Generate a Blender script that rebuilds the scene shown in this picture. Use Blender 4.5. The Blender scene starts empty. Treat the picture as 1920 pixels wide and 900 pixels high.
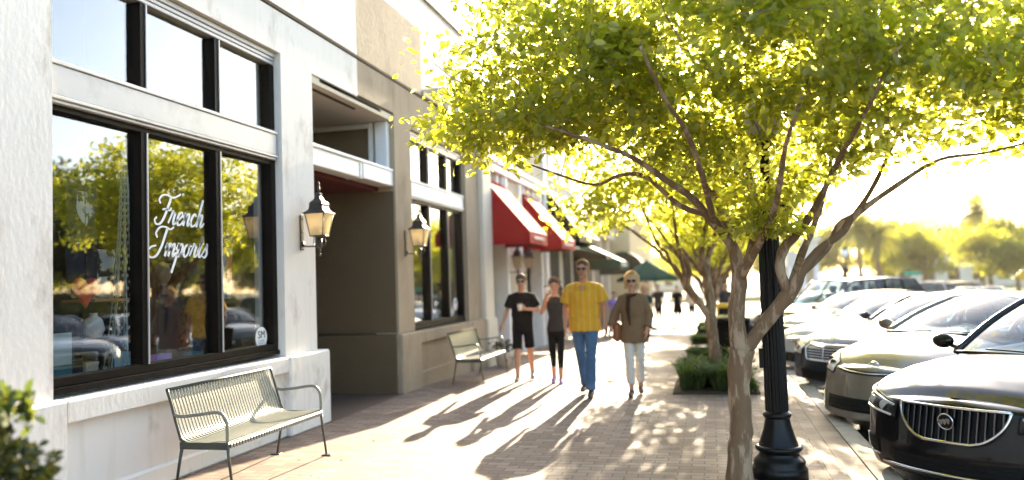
import bpy, math, random
import numpy as np
from mathutils import Vector, Matrix

R = math.radians
scn = bpy.context.scene
COL = scn.collection

# ------------------------------------------------------------------ camera
YAW, PITCH, ROLL = 13.754, 2.945, 1.891
cd = bpy.data.cameras.new('camera')
cd.sensor_width = 36.0
cd.lens = 36.0 * 1500 / 1920
cd.clip_start = 0.05
cd.clip_end = 3000
cd.dof.use_dof = True
cd.dof.focus_distance = 6.6
cd.dof.aperture_fstop = 0.72
cam = bpy.data.objects.new('camera', cd)
COL.objects.link(cam)
_y, _p, _r = R(YAW), R(PITCH), R(ROLL)
fw = Vector((-math.sin(_y) * math.cos(_p), math.cos(_y) * math.cos(_p), math.sin(_p)))
r0 = Vector((math.cos(_y), math.sin(_y), 0))
u0 = r0.cross(fw)
rr = r0 * math.cos(_r) - u0 * math.sin(_r)
uu = u0 * math.cos(_r) + r0 * math.sin(_r)
cam.matrix_world = Matrix(((rr.x, uu.x, -fw.x, 0), (rr.y, uu.y, -fw.y, 0), (rr.z, uu.z, -fw.z, 1.62), (0, 0, 0, 1)))
scn.camera = cam

# ------------------------------------------------------------------ light
SUN_EL, SUN_AZ = 18.6, 0.6          # azimuth from +Y towards +X
w = bpy.data.worlds.new('World')
scn.world = w
w.use_nodes = True
nt = w.node_tree
bg = nt.nodes['Background']
sky = nt.nodes.new('ShaderNodeTexSky')
sky.sky_type = 'NISHITA'
sky.sun_disc = False
sky.sun_elevation = R(SUN_EL)
sky.sun_rotation = R(SUN_AZ)
sky.air_density = 1.0
sky.dust_density = 1.8
sky.ozone_density = 1.0
nt.links.new(sky.outputs[0], bg.inputs[0])
bg.inputs[1].default_value = 0.095
sl = bpy.data.lights.new('sun', 'SUN')
sl.energy = 4.5
sl.angle = R(0.5)
sl.color = (1.0, 0.84, 0.60)
so = bpy.data.objects.new('sun', sl)
COL.objects.link(so)
sd = Vector((math.sin(R(SUN_AZ)) * math.cos(R(SUN_EL)), math.cos(R(SUN_AZ)) * math.cos(R(SUN_EL)), math.sin(R(SUN_EL))))
so.rotation_euler = (-sd).to_track_quat('-Z', 'Y').to_euler()
so.location = sd * 60
scn.view_settings.view_transform = 'Standard'
scn.view_settings.look = 'None'
scn.view_settings.exposure = 3.0
scn.view_settings.gamma = 1.0
scn.view_settings.use_curve_mapping = False
scn.cycles.max_bounces = 8
scn.cycles.transparent_max_bounces = 12
scn.cycles.diffuse_bounces = 3
scn.cycles.glossy_bounces = 4
scn.cycles.transmission_bounces = 6
scn.cycles.volume_bounces = 0
scn.cycles.use_denoising = True
scn.cycles.sample_clamp_indirect = 6.0
scn.cycles.caustics_reflective = False
scn.cycles.caustics_refractive = False

# ------------------------------------------------------------------ helpers
def hx(v):
    return tuple(v) + (1.0,)

MATS = {}
def mat(name, col, rough=0.6, metal=0.0, spec=0.5, coat=0.0, var=0.0, vscale=6.0, bump=0.0, bscale=40.0,
        stain=None, stain_scale=1.5, stain_lo=0.5, stain_hi=0.75, emit=None, estr=0.0, stretch=None, streak=None):
    """procedural principled material: base colour with noise variation, optional stain colour and bump"""
    m = bpy.data.materials.new(name)
    m.use_nodes = True
    n = m.node_tree.nodes
    l = m.node_tree.links
    b = n['Principled BSDF']
    b.inputs['Base Color'].default_value = hx(col)
    b.inputs['Roughness'].default_value = rough
    b.inputs['Metallic'].default_value = metal
    if rough >= .75 and spec == .5: spec = .18
    b.inputs['Specular IOR Level'].default_value = spec
    b.inputs['Coat Weight'].default_value = coat
    b.inputs['Coat Roughness'].default_value = 0.04
    geo = n.new('ShaderNodeTexCoord')
    src = geo.outputs['Object']
    if stretch:
        mp = n.new('ShaderNodeMapping')
        mp.inputs['Scale'].default_value = stretch
        l.new(src, mp.inputs[0])
        src = mp.outputs[0]
    cur = None
    if var > 0:
        t = n.new('ShaderNodeTexNoise')
        t.inputs['Scale'].default_value = vscale
        t.inputs['Detail'].default_value = 6
        l.new(src, t.inputs['Vector'])
        mx = n.new('ShaderNodeMix')
        mx.data_type = 'RGBA'
        mx.inputs[6].default_value = hx([max(0, c * (1 - var)) for c in col])
        mx.inputs[7].default_value = hx([min(1, c * (1 + var)) for c in col])
        l.new(t.outputs[0], mx.inputs[0])
        cur = mx.outputs[2]
    if stain:
        t = n.new('ShaderNodeTexNoise')
        t.inputs['Scale'].default_value = stain_scale
        t.inputs['Detail'].default_value = 9
        t.inputs['Roughness'].default_value = 0.65
        l.new(src, t.inputs['Vector'])
        rp = n.new('ShaderNodeMapRange')
        rp.inputs[1].default_value = stain_lo
        rp.inputs[2].default_value = stain_hi
        l.new(t.outputs[0], rp.inputs[0])
        mx = n.new('ShaderNodeMix')
        mx.data_type = 'RGBA'
        if cur:
            l.new(cur, mx.inputs[6])
        else:
            mx.inputs[6].default_value = hx(col)
        mx.inputs[7].default_value = hx(stain)
        l.new(rp.outputs[0], mx.inputs[0])
        cur = mx.outputs[2]
    if streak:       # rain streaks and grime: noise stretched down the wall
        mp2 = n.new('ShaderNodeMapping')
        mp2.inputs['Scale'].default_value = (7, 7, 0.55)
        l.new(geo.outputs['Object'], mp2.inputs[0])
        t = n.new('ShaderNodeTexNoise')
        t.inputs['Scale'].default_value = 1.6
        t.inputs['Detail'].default_value = 7
        l.new(mp2.outputs[0], t.inputs['Vector'])
        rp = n.new('ShaderNodeMapRange')
        rp.inputs[1].default_value = 0.54
        rp.inputs[2].default_value = 0.78
        rp.inputs[4].default_value = 0.30
        l.new(t.outputs[0], rp.inputs[0])
        mx = n.new('ShaderNodeMix')
        mx.data_type = 'RGBA'
        l.new(cur, mx.inputs[6])
        mx.inputs[7].default_value = hx(streak)
        l.new(rp.outputs[0], mx.inputs[0])
        cur = mx.outputs[2]
    if cur:
        l.new(cur, b.inputs['Base Color'])
    if bump > 0:
        t = n.new('ShaderNodeTexNoise')
        t.inputs['Scale'].default_value = bscale
        t.inputs['Detail'].default_value = 5
        l.new(src, t.inputs['Vector'])
        bp = n.new('ShaderNodeBump')
        bp.inputs['Strength'].default_value = bump
        bp.inputs['Distance'].default_value = 0.02
        l.new(t.outputs[0], bp.inputs['Height'])
        l.new(bp.outputs[0], b.inputs['Normal'])
    if emit:
        b.inputs['Emission Color'].default_value = hx(emit)
        b.inputs['Emission Strength'].default_value = estr
    MATS[name] = m
    return m

def glass_mat(name, tint=(0.75, 0.78, 0.78), ior=1.9, rough=0.0, add=0.0):
    m = bpy.data.materials.new(name)
    m.use_nodes = True
    n = m.node_tree.nodes
    l = m.node_tree.links
    n.remove(n['Principled BSDF'])
    out = n['Material Output']
    tr = n.new('ShaderNodeBsdfTransparent')
    tr.inputs[0].default_value = hx(tint)
    gl = n.new('ShaderNodeBsdfGlossy')
    gl.inputs['Roughness'].default_value = rough
    fr = n.new('ShaderNodeFresnel')
    gb = n.new('ShaderNodeNewGeometry')
    im = n.new('ShaderNodeMix')
    im.inputs[2].default_value = ior
    im.inputs[3].default_value = 1.0 / ior
    l.new(gb.outputs['Backfacing'], im.inputs[0])
    l.new(im.outputs[0], fr.inputs[0])
    mx = n.new('ShaderNodeMixShader')
    if add:
        a = n.new('ShaderNodeMath')
        a.operation = 'ADD'
        a.use_clamp = True
        a.inputs[1].default_value = add
        l.new(fr.outputs[0], a.inputs[0])
        l.new(a.outputs[0], mx.inputs[0])
    else:
        l.new(fr.outputs[0], mx.inputs[0])
    l.new(tr.outputs[0], mx.inputs[1])
    l.new(gl.outputs[0], mx.inputs[2])
    l.new(mx.outputs[0], out.inputs[0])
    return m

def leaf_mat(name, c1, c2, t1, t2, mixf=0.5, rough=0.45, fwd=0.0):
    """leaf: diffuse + translucent, colour varying from leaf to leaf (noise on position)"""
    m = bpy.data.materials.new(name)
    m.use_nodes = True
    n = m.node_tree.nodes
    l = m.node_tree.links
    n.remove(n['Principled BSDF'])
    out = n['Material Output']
    gi = n.new('ShaderNodeNewGeometry')
    def two(a, b, f):
        mx = n.new('ShaderNodeMix')
        mx.data_type = 'RGBA'
        mx.inputs[6].default_value = hx(a)
        mx.inputs[7].default_value = hx(b)
        l.new(f, mx.inputs[0])
        return mx.outputs[2]
    fac = gi.outputs['Random Per Island']
    d = n.new('ShaderNodeBsdfDiffuse')
    t = n.new('ShaderNodeBsdfTranslucent')
    g = n.new('ShaderNodeBsdfGlossy')
    g.inputs['Roughness'].default_value = rough
    g.inputs[0].default_value = (1, 1, 1, 1)
    l.new(two(c1, c2, fac), d.inputs[0])
    l.new(two(t1, t2, fac), t.inputs[0])
    mx = n.new('ShaderNodeMixShader')
    mx.inputs[0].default_value = mixf
    l.new(d.outputs[0], mx.inputs[1])
    l.new(t.outputs[0], mx.inputs[2])
    if fwd:          # thin leaves pass light mostly forward: a broad lobe around the sun direction
        rf = n.new('ShaderNodeBsdfRefraction')
        rf.inputs['Roughness'].default_value = 0.7
        rf.inputs['IOR'].default_value = 1.35
        rf.inputs['Color'].default_value = (0.85, 0.90, 0.20, 1)
        m0 = n.new('ShaderNodeMixShader')
        m0.inputs[0].default_value = fwd
        l.new(mx.outputs[0], m0.inputs[1])
        l.new(rf.outputs[0], m0.inputs[2])
        mx = m0
    m2 = n.new('ShaderNodeMixShader')
    m2.inputs[0].default_value = 0.04
    l.new(mx.outputs[0], m2.inputs[1])
    l.new(g.outputs[0], m2.inputs[2])
    l.new(m2.outputs[0], out.inputs[0])
    return m

def empty(name, loc=(0, 0, 0), rz=0.0):
    o = bpy.data.objects.new(name, None)
    o.location = loc
    o.rotation_euler = (0, 0, rz)
    o.empty_display_size = 0.2
    COL.objects.link(o)
    return o

def tag(o, label=None, cat=None, group=None, kind=None):
    if label: o['label'] = label
    if cat: o['category'] = cat
    if group: o['group'] = group
    if kind: o['kind'] = kind
    return o

def thing(name, label, cat, loc=(0, 0, 0), rz=0.0, group=None):
    return tag(empty(name, loc, rz), label, cat, group)

def copy_tree(o, parent=None):
    c = o.copy()
    COL.objects.link(c)
    if parent:
        c.parent = parent
    for ch in [x for x in o.children]:
        copy_tree(ch, c)
    return c

def crom(pts, n=6):
    """Catmull-Rom resample of a list of tuples"""
    P = np.array(pts, float)
    if len(P) < 3:
        return [tuple(P[0] + (P[-1] - P[0]) * t) for t in np.linspace(0, 1, n + 1)]
    Q = np.vstack([2 * P[0] - P[1], P, 2 * P[-1] - P[-2]])
    out = []
    for i in range(1, len(Q) - 2):
        for k in range(n):
            t = k / n
            a, b, c, d = Q[i - 1], Q[i], Q[i + 1], Q[i + 2]
            out.append(tuple(0.5 * ((2 * b) + (-a + c) * t + (2 * a - 5 * b + 4 * c - d) * t * t + (-a + 3 * b - 3 * c + d) * t ** 3)))
    out.append(tuple(P[-1]))
    return out

class MB:
    def __init__(s):
        s.v = []
        s.f = []
        s.mi = []
        s.sm = []
        s.cur = 0
    def add(s, vs, fs, smooth=False):
        b = len(s.v)
        s.v.extend([tuple(map(float, p)) for p in vs])
        for f in fs:
            s.f.append(tuple(i + b for i in f))
            s.mi.append(s.cur)
            s.sm.append(smooth)
        return s
    def box(s, x0, x1, y0, y1, z0, z1):
        v = [(x0, y0, z0), (x1, y0, z0), (x1, y1, z0), (x0, y1, z0), (x0, y0, z1), (x1, y0, z1), (x1, y1, z1), (x0, y1, z1)]
        return s.add(v, [(0, 3, 2, 1), (4, 5, 6, 7), (0, 1, 5, 4), (1, 2, 6, 5), (2, 3, 7, 6), (3, 0, 4, 7)])
    def bbox(s, x0, x1, y0, y1, z0, z1, c=0.01):
        """bevelled box"""
        c = min(c, (x1 - x0) * .45, (y1 - y0) * .45, (z1 - z0) * .45)
        V = []
        idx = {}
        for ix, (xa, sx) in enumerate(((x0, 1), (x1, -1))):
            for iy, (ya, sy) in enumerate(((y0, 1), (y1, -1))):
                for iz, (za, sz) in enumerate(((z0, 1), (z1, -1))):
                    for ax in range(3):
                        p = [xa + sx * c, ya + sy * c, za + sz * c]
                        p[ax] = (xa, ya, za)[ax]
                        idx[(ix, iy, iz, ax)] = len(V)
                        V.append(p)
        F = []
        g = lambda a, b, c_, d: idx[(a, b, c_, d)]
        for a in (0, 1):
            F.append((g(a, 0, 0, 0), g(a, 1, 0, 0), g(a, 1, 1, 0), g(a, 0, 1, 0))[::(1 if a else -1)])
            F.append((g(0, a, 0, 1), g(0, a, 1, 1), g(1, a, 1, 1), g(1, a, 0, 1))[::(1 if a else -1)])
            F.append((g(0, 0, a, 2), g(1, 0, a, 2), g(1, 1, a, 2), g(0, 1, a, 2))[::(1 if a else -1)])
        for a in (0, 1):
            for b in (0, 1):
                F.append((g(a, b, 0, 0), g(a, b, 1, 0), g(a, b, 1, 1), g(a, b, 0, 1)))
                F.append((g(a, 0, b, 0), g(a, 1, b, 0), g(a, 1, b, 2), g(a, 0, b, 2)))
                F.append((g(0, a, b, 1), g(1, a, b, 1), g(1, a, b, 2), g(0, a, b, 2)))
                for d in (0, 1):
                    F.append((g(a, b, d, 0), g(a, b, d, 1), g(a, b, d, 2)))
        return s.add(V, F)
    def tube(s, pts, rad, n=8, cap=True, smooth=True, flat=None):
        """swept tube; rad number or list; flat=(a,b) cross-section scale"""
        P = [Vector(p) for p in pts]
        m = len(P)
        if not hasattr(rad, '__len__'):
            rad = [rad] * m
        V = []
        up = Vector((0, 0, 1))
        T0 = (P[1] - P[0]).normalized()
        if abs(T0.dot(up)) > 0.95:
            up = Vector((0, 1, 0))
        N = (up - T0 * up.dot(T0)).normalized()
        fa, fb = flat or (1, 1)
        for i in range(m):
            T = (P[min(i + 1, m - 1)] - P[max(i - 1, 0)])
            T = T.normalized() if T.length > 1e-9 else T0
            N = N - T * N.dot(T)
            N = N.normalized() if N.length > 1e-6 else T.orthogonal().normalized()
            B = T.cross(N)
            for k in range(n):
                a = 2 * math.pi * (k + .5) / n
                V.append(P[i] + (N * math.cos(a) * fa + B * math.sin(a) * fb) * rad[i])
        F = []
        for i in range(m - 1):
            for k in range(n):
                F.append((i * n + k, i * n + (k + 1) % n, (i + 1) * n + (k + 1) % n, (i + 1) * n + k))
        s.add(V, F, smooth)
        if cap:
            b = len(s.v) - len(V)
            s.f.append(tuple(b + k for k in range(n))[::-1]); s.mi.append(s.cur); s.sm.append(False)
            s.f.append(tuple(b + (m - 1) * n + k for k in range(n))); s.mi.append(s.cur); s.sm.append(False)
        return s
    def lathe(s, prof, n=24, c=(0, 0, 0), axis='z', smooth=True, sq=None, a0=0.0):
        """prof list of (r, h)"""
        V = []
        for r, h in prof:
            for k in range(n):
                a = 2 * math.pi * k / n + a0
                x, y = r * math.cos(a), r * math.sin(a)
                if axis == 'z': p = (c[0] + x, c[1] + y, c[2] + h)
                elif axis == 'y': p = (c[0] + x, c[1] + h, c[2] + y)
                else: p = (c[0] + h, c[1] + x, c[2] + y)
                V.append(p)
        F = []
        for i in range(len(prof) - 1):
            for k in range(n):
                F.append((i * n + k, i * n + (k + 1) % n, (i + 1) * n + (k + 1) % n, (i + 1) * n + k))
        s.add(V, F, smooth)
        b = len(s.v) - len(V)
        if prof[0][0] > 1e-5:
            s.f.append(tuple(b + k for k in range(n))[::-1]); s.mi.append(s.cur); s.sm.append(False)
        if prof[-1][0] > 1e-5:
            s.f.append(tuple(b + (len(prof) - 1) * n + k for k in range(n))); s.mi.append(s.cur); s.sm.append(False)
        return s
    def grid(s, rows, smooth=True, closed=False):
        """rows: list of equal-length point rows"""
        m, n = len(rows), len(rows[0])
        V = [p for r in rows for p in r]
        F = []
        for i in range(m - 1):
            for k in range(n if closed else n - 1):
                F.append((i * n + k, i * n + (k + 1) % n, (i + 1) * n + (k + 1) % n, (i + 1) * n + k))
        return s.add(V, F, smooth)
    def ell(s, c, r, nu=14, nv=8):
        V = []
        for i in range(nv + 1):
            t = math.pi * i / nv
            for k in range(nu):
                a = 2 * math.pi * k / nu
                V.append((c[0] + r[0] * math.sin(t) * math.cos(a), c[1] + r[1] * math.sin(t) * math.sin(a), c[2] + r[2] * math.cos(t)))
        F = []
        for i in range(nv):
            for k in range(nu):
                F.append((i * nu + k, (i + 1) * nu + k, (i + 1) * nu + (k + 1) % nu, i * nu + (k + 1) % nu))
        return s.add(V, F, True)
    def prism(s, poly, ax, h0, h1, smooth=False):
        """extrude 2-D polygon along axis ax ('x','y','z')"""
        def P(a, b, h):
            return {'x': (h, a, b), 'y': (a, h, b), 'z': (a, b, h)}[ax]
        n = len(poly)
        V = [P(a, b, h0) for a, b in poly] + [P(a, b, h1) for a, b in poly]
        F = [tuple(range(n))[::-1], tuple(range(n, 2 * n))]
        s.add(V, F, False)
        b = len(s.v) - 2 * n
        for k in range(n):
            s.f.append((b + k, b + (k + 1) % n, b + n + (k + 1) % n, b + n + k)); s.mi.append(s.cur); s.sm.append(smooth)
        return s
    def build(s, name, m=None, parent=None, fixn=True, loc=None, rz=None):
        me = bpy.data.meshes.new(name)
        me.from_pydata(s.v, [], s.f)
        if m:
            for q in (m if isinstance(m, (list, tuple)) else [m]):
                me.materials.append(q)
            if isinstance(m, (list, tuple)):
                me.polygons.foreach_set('material_index', s.mi)
        me.polygons.foreach_set('use_smooth', s.sm)
        if fixn:
            import bmesh
            bm = bmesh.new()
            bm.from_mesh(me)
            bmesh.ops.recalc_face_normals(bm, faces=bm.faces)
            bm.to_mesh(me)
            bm.free()
        me.update()
        o = bpy.data.objects.new(name, me)
        COL.objects.link(o)
        if parent: o.parent = parent
        if loc is not None: o.location = loc
        if rz is not None: o.rotation_euler = (0, 0, rz)
        return o

def np_mesh(name, V, F, m, parent=None, smooth=False):
    """fast mesh from arrays; F (k,3) or (k,4)"""
    me = bpy.data.meshes.new(name)
    V = np.asarray(V, np.float32)
    F = np.asarray(F, np.int32)
    me.vertices.add(len(V))
    me.vertices.foreach_set('co', V.ravel())
    me.loops.add(F.size)
    me.loops.foreach_set('vertex_index', F.ravel())
    me.polygons.add(len(F))
    me.polygons.foreach_set('loop_start', np.arange(0, F.size, F.shape[1], dtype=np.int32))
    me.polygons.foreach_set('use_smooth', np.full(len(F), smooth))
    me.update(calc_edges=True)
    me.validate()
    me.materials.append(m)
    o = bpy.data.objects.new(name, me)
    COL.objects.link(o)
    if parent: o.parent = parent
    return o

def zg(y):
    """the street runs level by the camera, then falls gently away"""
    if y < 10.5: return 0.0
    if y > 60: return -1.06
    t = min(1.0, (y - 10.5) / 4.0)
    return -0.0214 * (y - 10.5) * (t * t * (3 - 2 * t)) if y < 14.5 else -0.0214 * (y - 10.5)

def text_mesh(name, body, size, m, parent, M, extrude=0.0008):
    cu = bpy.data.curves.new('t', 'FONT')
    cu.body = body
    cu.size = size
    cu.align_x = 'CENTER'
    cu.align_y = 'CENTER'
    cu.extrude = extrude
    cu.resolution_u = 4
    t = bpy.data.objects.new('t', cu)
    COL.objects.link(t)
    bpy.context.view_layer.update()
    me = bpy.data.meshes.new_from_object(t.evaluated_get(bpy.context.evaluated_depsgraph_get()))
    bpy.data.objects.remove(t)
    bpy.data.curves.remove(cu)
    me.transform(M)
    me.materials.clear()
    me.materials.append(m)
    me.name = name
    o = bpy.data.objects.new(name, me)
    COL.objects.link(o)
    if parent: o.parent = parent
    return o
# ------------------------------------------------------------------ materials
M_white = mat('white_stucco', (0.74, 0.70, 0.645), 0.85, var=0.07, vscale=3, bump=0.07, bscale=30, stain=(0.44, 0.39, 0.33), stain_scale=3.0, stain_lo=0.55, stain_hi=0.76, stretch=(1, 1, 0.55), streak=(0.50, 0.45, 0.38))
M_whiter = mat('white_trim', (0.78, 0.77, 0.75), 0.6, var=0.05, vscale=5, bump=0.05, stain=(0.52, 0.50, 0.47), stain_scale=3, stain_lo=0.58, stain_hi=0.8)
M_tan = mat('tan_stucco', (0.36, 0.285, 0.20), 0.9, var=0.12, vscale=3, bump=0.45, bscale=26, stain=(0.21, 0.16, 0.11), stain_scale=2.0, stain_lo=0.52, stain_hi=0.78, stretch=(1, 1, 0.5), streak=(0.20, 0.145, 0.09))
M_tan_wall = mat('shaded_tan_stucco', (0.125, 0.088, 0.052), 0.9, var=0.10, vscale=3, bump=0.4, bscale=22)  # deeper tan, with the passage's shade worked into the colour
M_beige = mat('beige_stucco', (0.50, 0.43, 0.32), 0.88, var=0.08, vscale=3, bump=0.2, bscale=26, stain=(0.36, 0.30, 0.22), stain_scale=1.5)
M_pale = mat('pale_stucco', (0.62, 0.56, 0.46), 0.88, var=0.08, vscale=2, bump=0.15)
M_cream = mat('cream_ceiling', (0.60, 0.52, 0.40), 0.8, var=0.05)
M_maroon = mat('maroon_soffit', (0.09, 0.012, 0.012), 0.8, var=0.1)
M_groove = mat('dark_groove', (0.07, 0.05, 0.035), 0.9)
M_frame = mat('bronze_frame', (0.005, 0.004, 0.0035), 0.5, spec=.07, var=0.2, vscale=8)
M_alum = mat('aged_aluminium', (0.42, 0.42, 0.42), 0.45, metal=0.25, var=0.1, vscale=4, stain=(0.30, 0.30, 0.30), stain_scale=4)
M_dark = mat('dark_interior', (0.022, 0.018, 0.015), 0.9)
M_glass = glass_mat('window_glass', (0.90, 0.92, 0.92), 1.8, 0.0, 0.08)
M_black = mat('black_metal', (0.006, 0.006, 0.006), 0.33, spec=.22, var=0.25, vscale=12, bump=0.06, bscale=60)
M_bench = mat('sage_bench_paint', (0.20, 0.205, 0.170), 0.38, metal=0.15, var=0.06, vscale=10)
M_benchd = mat('dark_bench_paint', (0.05, 0.055, 0.042), 0.42, metal=0.2, var=0.1)
M_lampglass = leaf_mat('seeded_lantern_glass', (.50, .44, .32), (.50, .44, .32), (.85, .74, .52), (.85, .74, .52), .65)
M_lampmetal = mat('weathered_bronze', (0.045, 0.040, 0.035), 0.42, metal=0.5, var=0.25, vscale=20)
M_bulb = mat('candle_sleeve', (0.75, 0.70, 0.58), 0.5)
M_red = mat('red_canvas', (0.30, 0.004, 0.009), 0.85, spec=.1, var=0.08, vscale=3)
M_blackc = mat('black_canvas', (0.012, 0.011, 0.010), 0.85, spec=.15, var=0.1)
M_greenc = mat('green_canvas', (0.006, 0.055, 0.032), 0.8, spec=.15, var=0.1)
M_bark = mat('crape_bark', (0.185, 0.118, 0.068), 0.8, spec=.2, var=0.30, vscale=9, bump=0.55, bscale=22, stain=(0.36, 0.26, 0.17), stain_scale=11, stain_lo=0.50, stain_hi=0.57, stretch=(1, 1, 0.28))
M_leaf = leaf_mat('crape_leaf', (0.085, 0.12, 0.010), (0.15, 0.17, 0.018), (0.50, 0.58, 0.010), (0.88, 0.80, 0.030), 0.64, fwd=0.22)
M_leaff = leaf_mat('far_leaf', (0.08, 0.11, 0.02), (0.12, 0.13, 0.03), (0.36, 0.40, 0.03), (0.60, 0.54, 0.05), 0.55)
M_palm = leaf_mat('palm_frond', (0.04, 0.06, 0.015), (0.08, 0.09, 0.03), (0.28, 0.32, 0.03), (0.45, 0.42, 0.06), 0.5)
M_leafo = leaf_mat('oak_leaf', (0.03, 0.045, 0.012), (0.06, 0.07, 0.02), (0.05, 0.07, 0.01), (0.12, 0.12, 0.02), 0.35)
M_leafd = leaf_mat('dark_shrub_leaf', (0.015, 0.025, 0.008), (0.05, 0.055, 0.02), (0.02, 0.03, 0.005), (0.06, 0.06, 0.01), 0.25, 0.25)
M_leafy = leaf_mat('young_shrub_leaf', (0.06, 0.10, 0.015), (0.10, 0.12, 0.02), (0.09, 0.13, 0.012), (0.20, 0.22, 0.025), 0.40)
M_grassb = leaf_mat('lily_turf_blade', (0.03, 0.06, 0.012), (0.06, 0.10, 0.02), (0.08, 0.14, 0.01), (0.2, 0.28, 0.02), 0.45)
M_soil = mat('soil', (0.05, 0.035, 0.022), 0.95, var=0.3, vscale=20, bump=0.5)
M_kerb = mat('kerb_concrete', (0.42, 0.37, 0.30), 0.85, var=0.15, vscale=4, bump=0.2, bscale=50, stain=(0.22, 0.19, 0.15), stain_scale=5)
M_asph = mat('asphalt', (0.050, 0.048, 0.047), 0.8, var=0.25, vscale=3, bump=0.3, bscale=90, stain=(0.085, 0.078, 0.07), stain_scale=1.2)
M_paint = mat('road_paint', (0.62, 0.60, 0.55), 0.7, var=0.1, stain=(0.25, 0.24, 0.22), stain_scale=8)
M_lawn = mat('lawn', (0.11, 0.13, 0.03), 0.9, var=0.3, vscale=2)
M_dirt = mat('far_ground', (0.10, 0.09, 0.06), 0.9, var=0.2, vscale=0.5)

def brick_mat(name, sx, sy, c1, c2, mortar, rot=0.0, bump=0.35, offs=0.5):
    m = bpy.data.materials.new(name)
    m.use_nodes = True
    n = m.node_tree.nodes
    l = m.node_tree.links
    b = n['Principled BSDF']
    tc = n.new('ShaderNodeTexCoord')
    mp = n.new('ShaderNodeMapping')
    mp.inputs['Rotation'].default_value = (0, 0, rot)
    l.new(tc.outputs['Object'], mp.inputs[0])
    wob = n.new('ShaderNodeTexNoise'); wob.inputs['Scale'].default_value = 4
    l.new(tc.outputs['Object'], wob.inputs['Vector'])
    vm = n.new('ShaderNodeVectorMath'); vm.operation = 'SCALE'; vm.inputs[3].default_value = 0.012
    l.new(wob.outputs['Color'], vm.inputs[0])
    va = n.new('ShaderNodeVectorMath'); va.operation = 'ADD'
    l.new(mp.outputs[0], va.inputs[0]); l.new(vm.outputs[0], va.inputs[1])
    br = n.new('ShaderNodeTexBrick')
    br.inputs['Scale'].default_value = 1.0
    br.inputs['Brick Width'].default_value = sx
    br.inputs['Row Height'].default_value = sy
    br.inputs['Mortar Size'].default_value = 0.006
    br.inputs['Mortar Smooth'].default_value = 0.25
    br.inputs['Bias'].default_value = 0.0
    br.offset = offs
    br.inputs['Color1'].default_value = hx(c1)
    br.inputs['Color2'].default_value = hx(c2)
    br.inputs['Mortar'].default_value = hx(mortar)
    l.new(va.outputs[0], br.inputs['Vector'])
    ns = n.new('ShaderNodeTexNoise'); ns.inputs['Scale'].default_value = 1.3; ns.inputs['Detail'].default_value = 8
    l.new(tc.outputs['Object'], ns.inputs['Vector'])
    mr = n.new('ShaderNodeMapRange'); mr.inputs[1].default_value = 0.3; mr.inputs[2].default_value = 0.75
    mr.inputs[3].default_value = 0.75; mr.inputs[4].default_value = 1.18
    l.new(ns.outputs[0], mr.inputs[0])
    mx = n.new('ShaderNodeVectorMath'); mx.operation = 'SCALE'
    l.new(br.outputs['Color'], mx.inputs[0]); l.new(mr.outputs[0], mx.inputs[3])
    sp = n.new('ShaderNodeTexNoise'); sp.inputs['Scale'].default_value = 7; sp.inputs['Detail'].default_value = 3
    l.new(tc.outputs['Object'], sp.inputs['Vector'])
    m4 = n.new('ShaderNodeMapRange'); m4.inputs[1].default_value = 0.64; m4.inputs[2].default_value = 0.70
    m4.inputs[3].default_value = 0.0; m4.inputs[4].default_value = 0.55
    l.new(sp.outputs[0], m4.inputs[0])
    dk = n.new('ShaderNodeMix'); dk.data_type = 'RGBA'; dk.inputs[7].default_value = (.07, .055, .045, 1)
    l.new(m4.outputs[0], dk.inputs[0]); l.new(mx.outputs[0], dk.inputs[6])
    l.new(dk.outputs[2], b.inputs['Base Color'])
    b.inputs['Roughness'].default_value = 0.75
    b.inputs['Specular IOR Level'].default_value = 0.25
    n2 = n.new('ShaderNodeTexNoise'); n2.inputs['Scale'].default_value = 60
    l.new(tc.outputs['Object'], n2.inputs['Vector'])
    ma = n.new('ShaderNodeMath'); ma.operation = 'MULTIPLY_ADD'; ma.inputs[1].default_value = -1.0
    l.new(br.outputs['Fac'], ma.inputs[0])
    m3 = n.new('ShaderNodeMath'); m3.operation = 'MULTIPLY'; m3.inputs[1].default_value = 0.35
    l.new(n2.outputs[0], m3.inputs[0]); l.new(m3.outputs[0], ma.inputs[2])
    bp = n.new('ShaderNodeBump'); bp.inputs['Strength'].default_value = bump; bp.inputs['Distance'].default_value = 0.012
    l.new(ma.outputs[0], bp.inputs['Height'])
    l.new(bp.outputs[0], b.inputs['Normal'])
    return m
M_pave = brick_mat('brick_pavers', 0.21, 0.105, (0.18, 0.118, 0.088), (0.27, 0.205, 0.160), (0.11, 0.082, 0.062))
M_pave2 = brick_mat('border_pavers', 0.30, 0.20, (0.25, 0.18, 0.135), (0.33, 0.26, 0.20), (0.11, 0.082, 0.062), rot=R(90))

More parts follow.
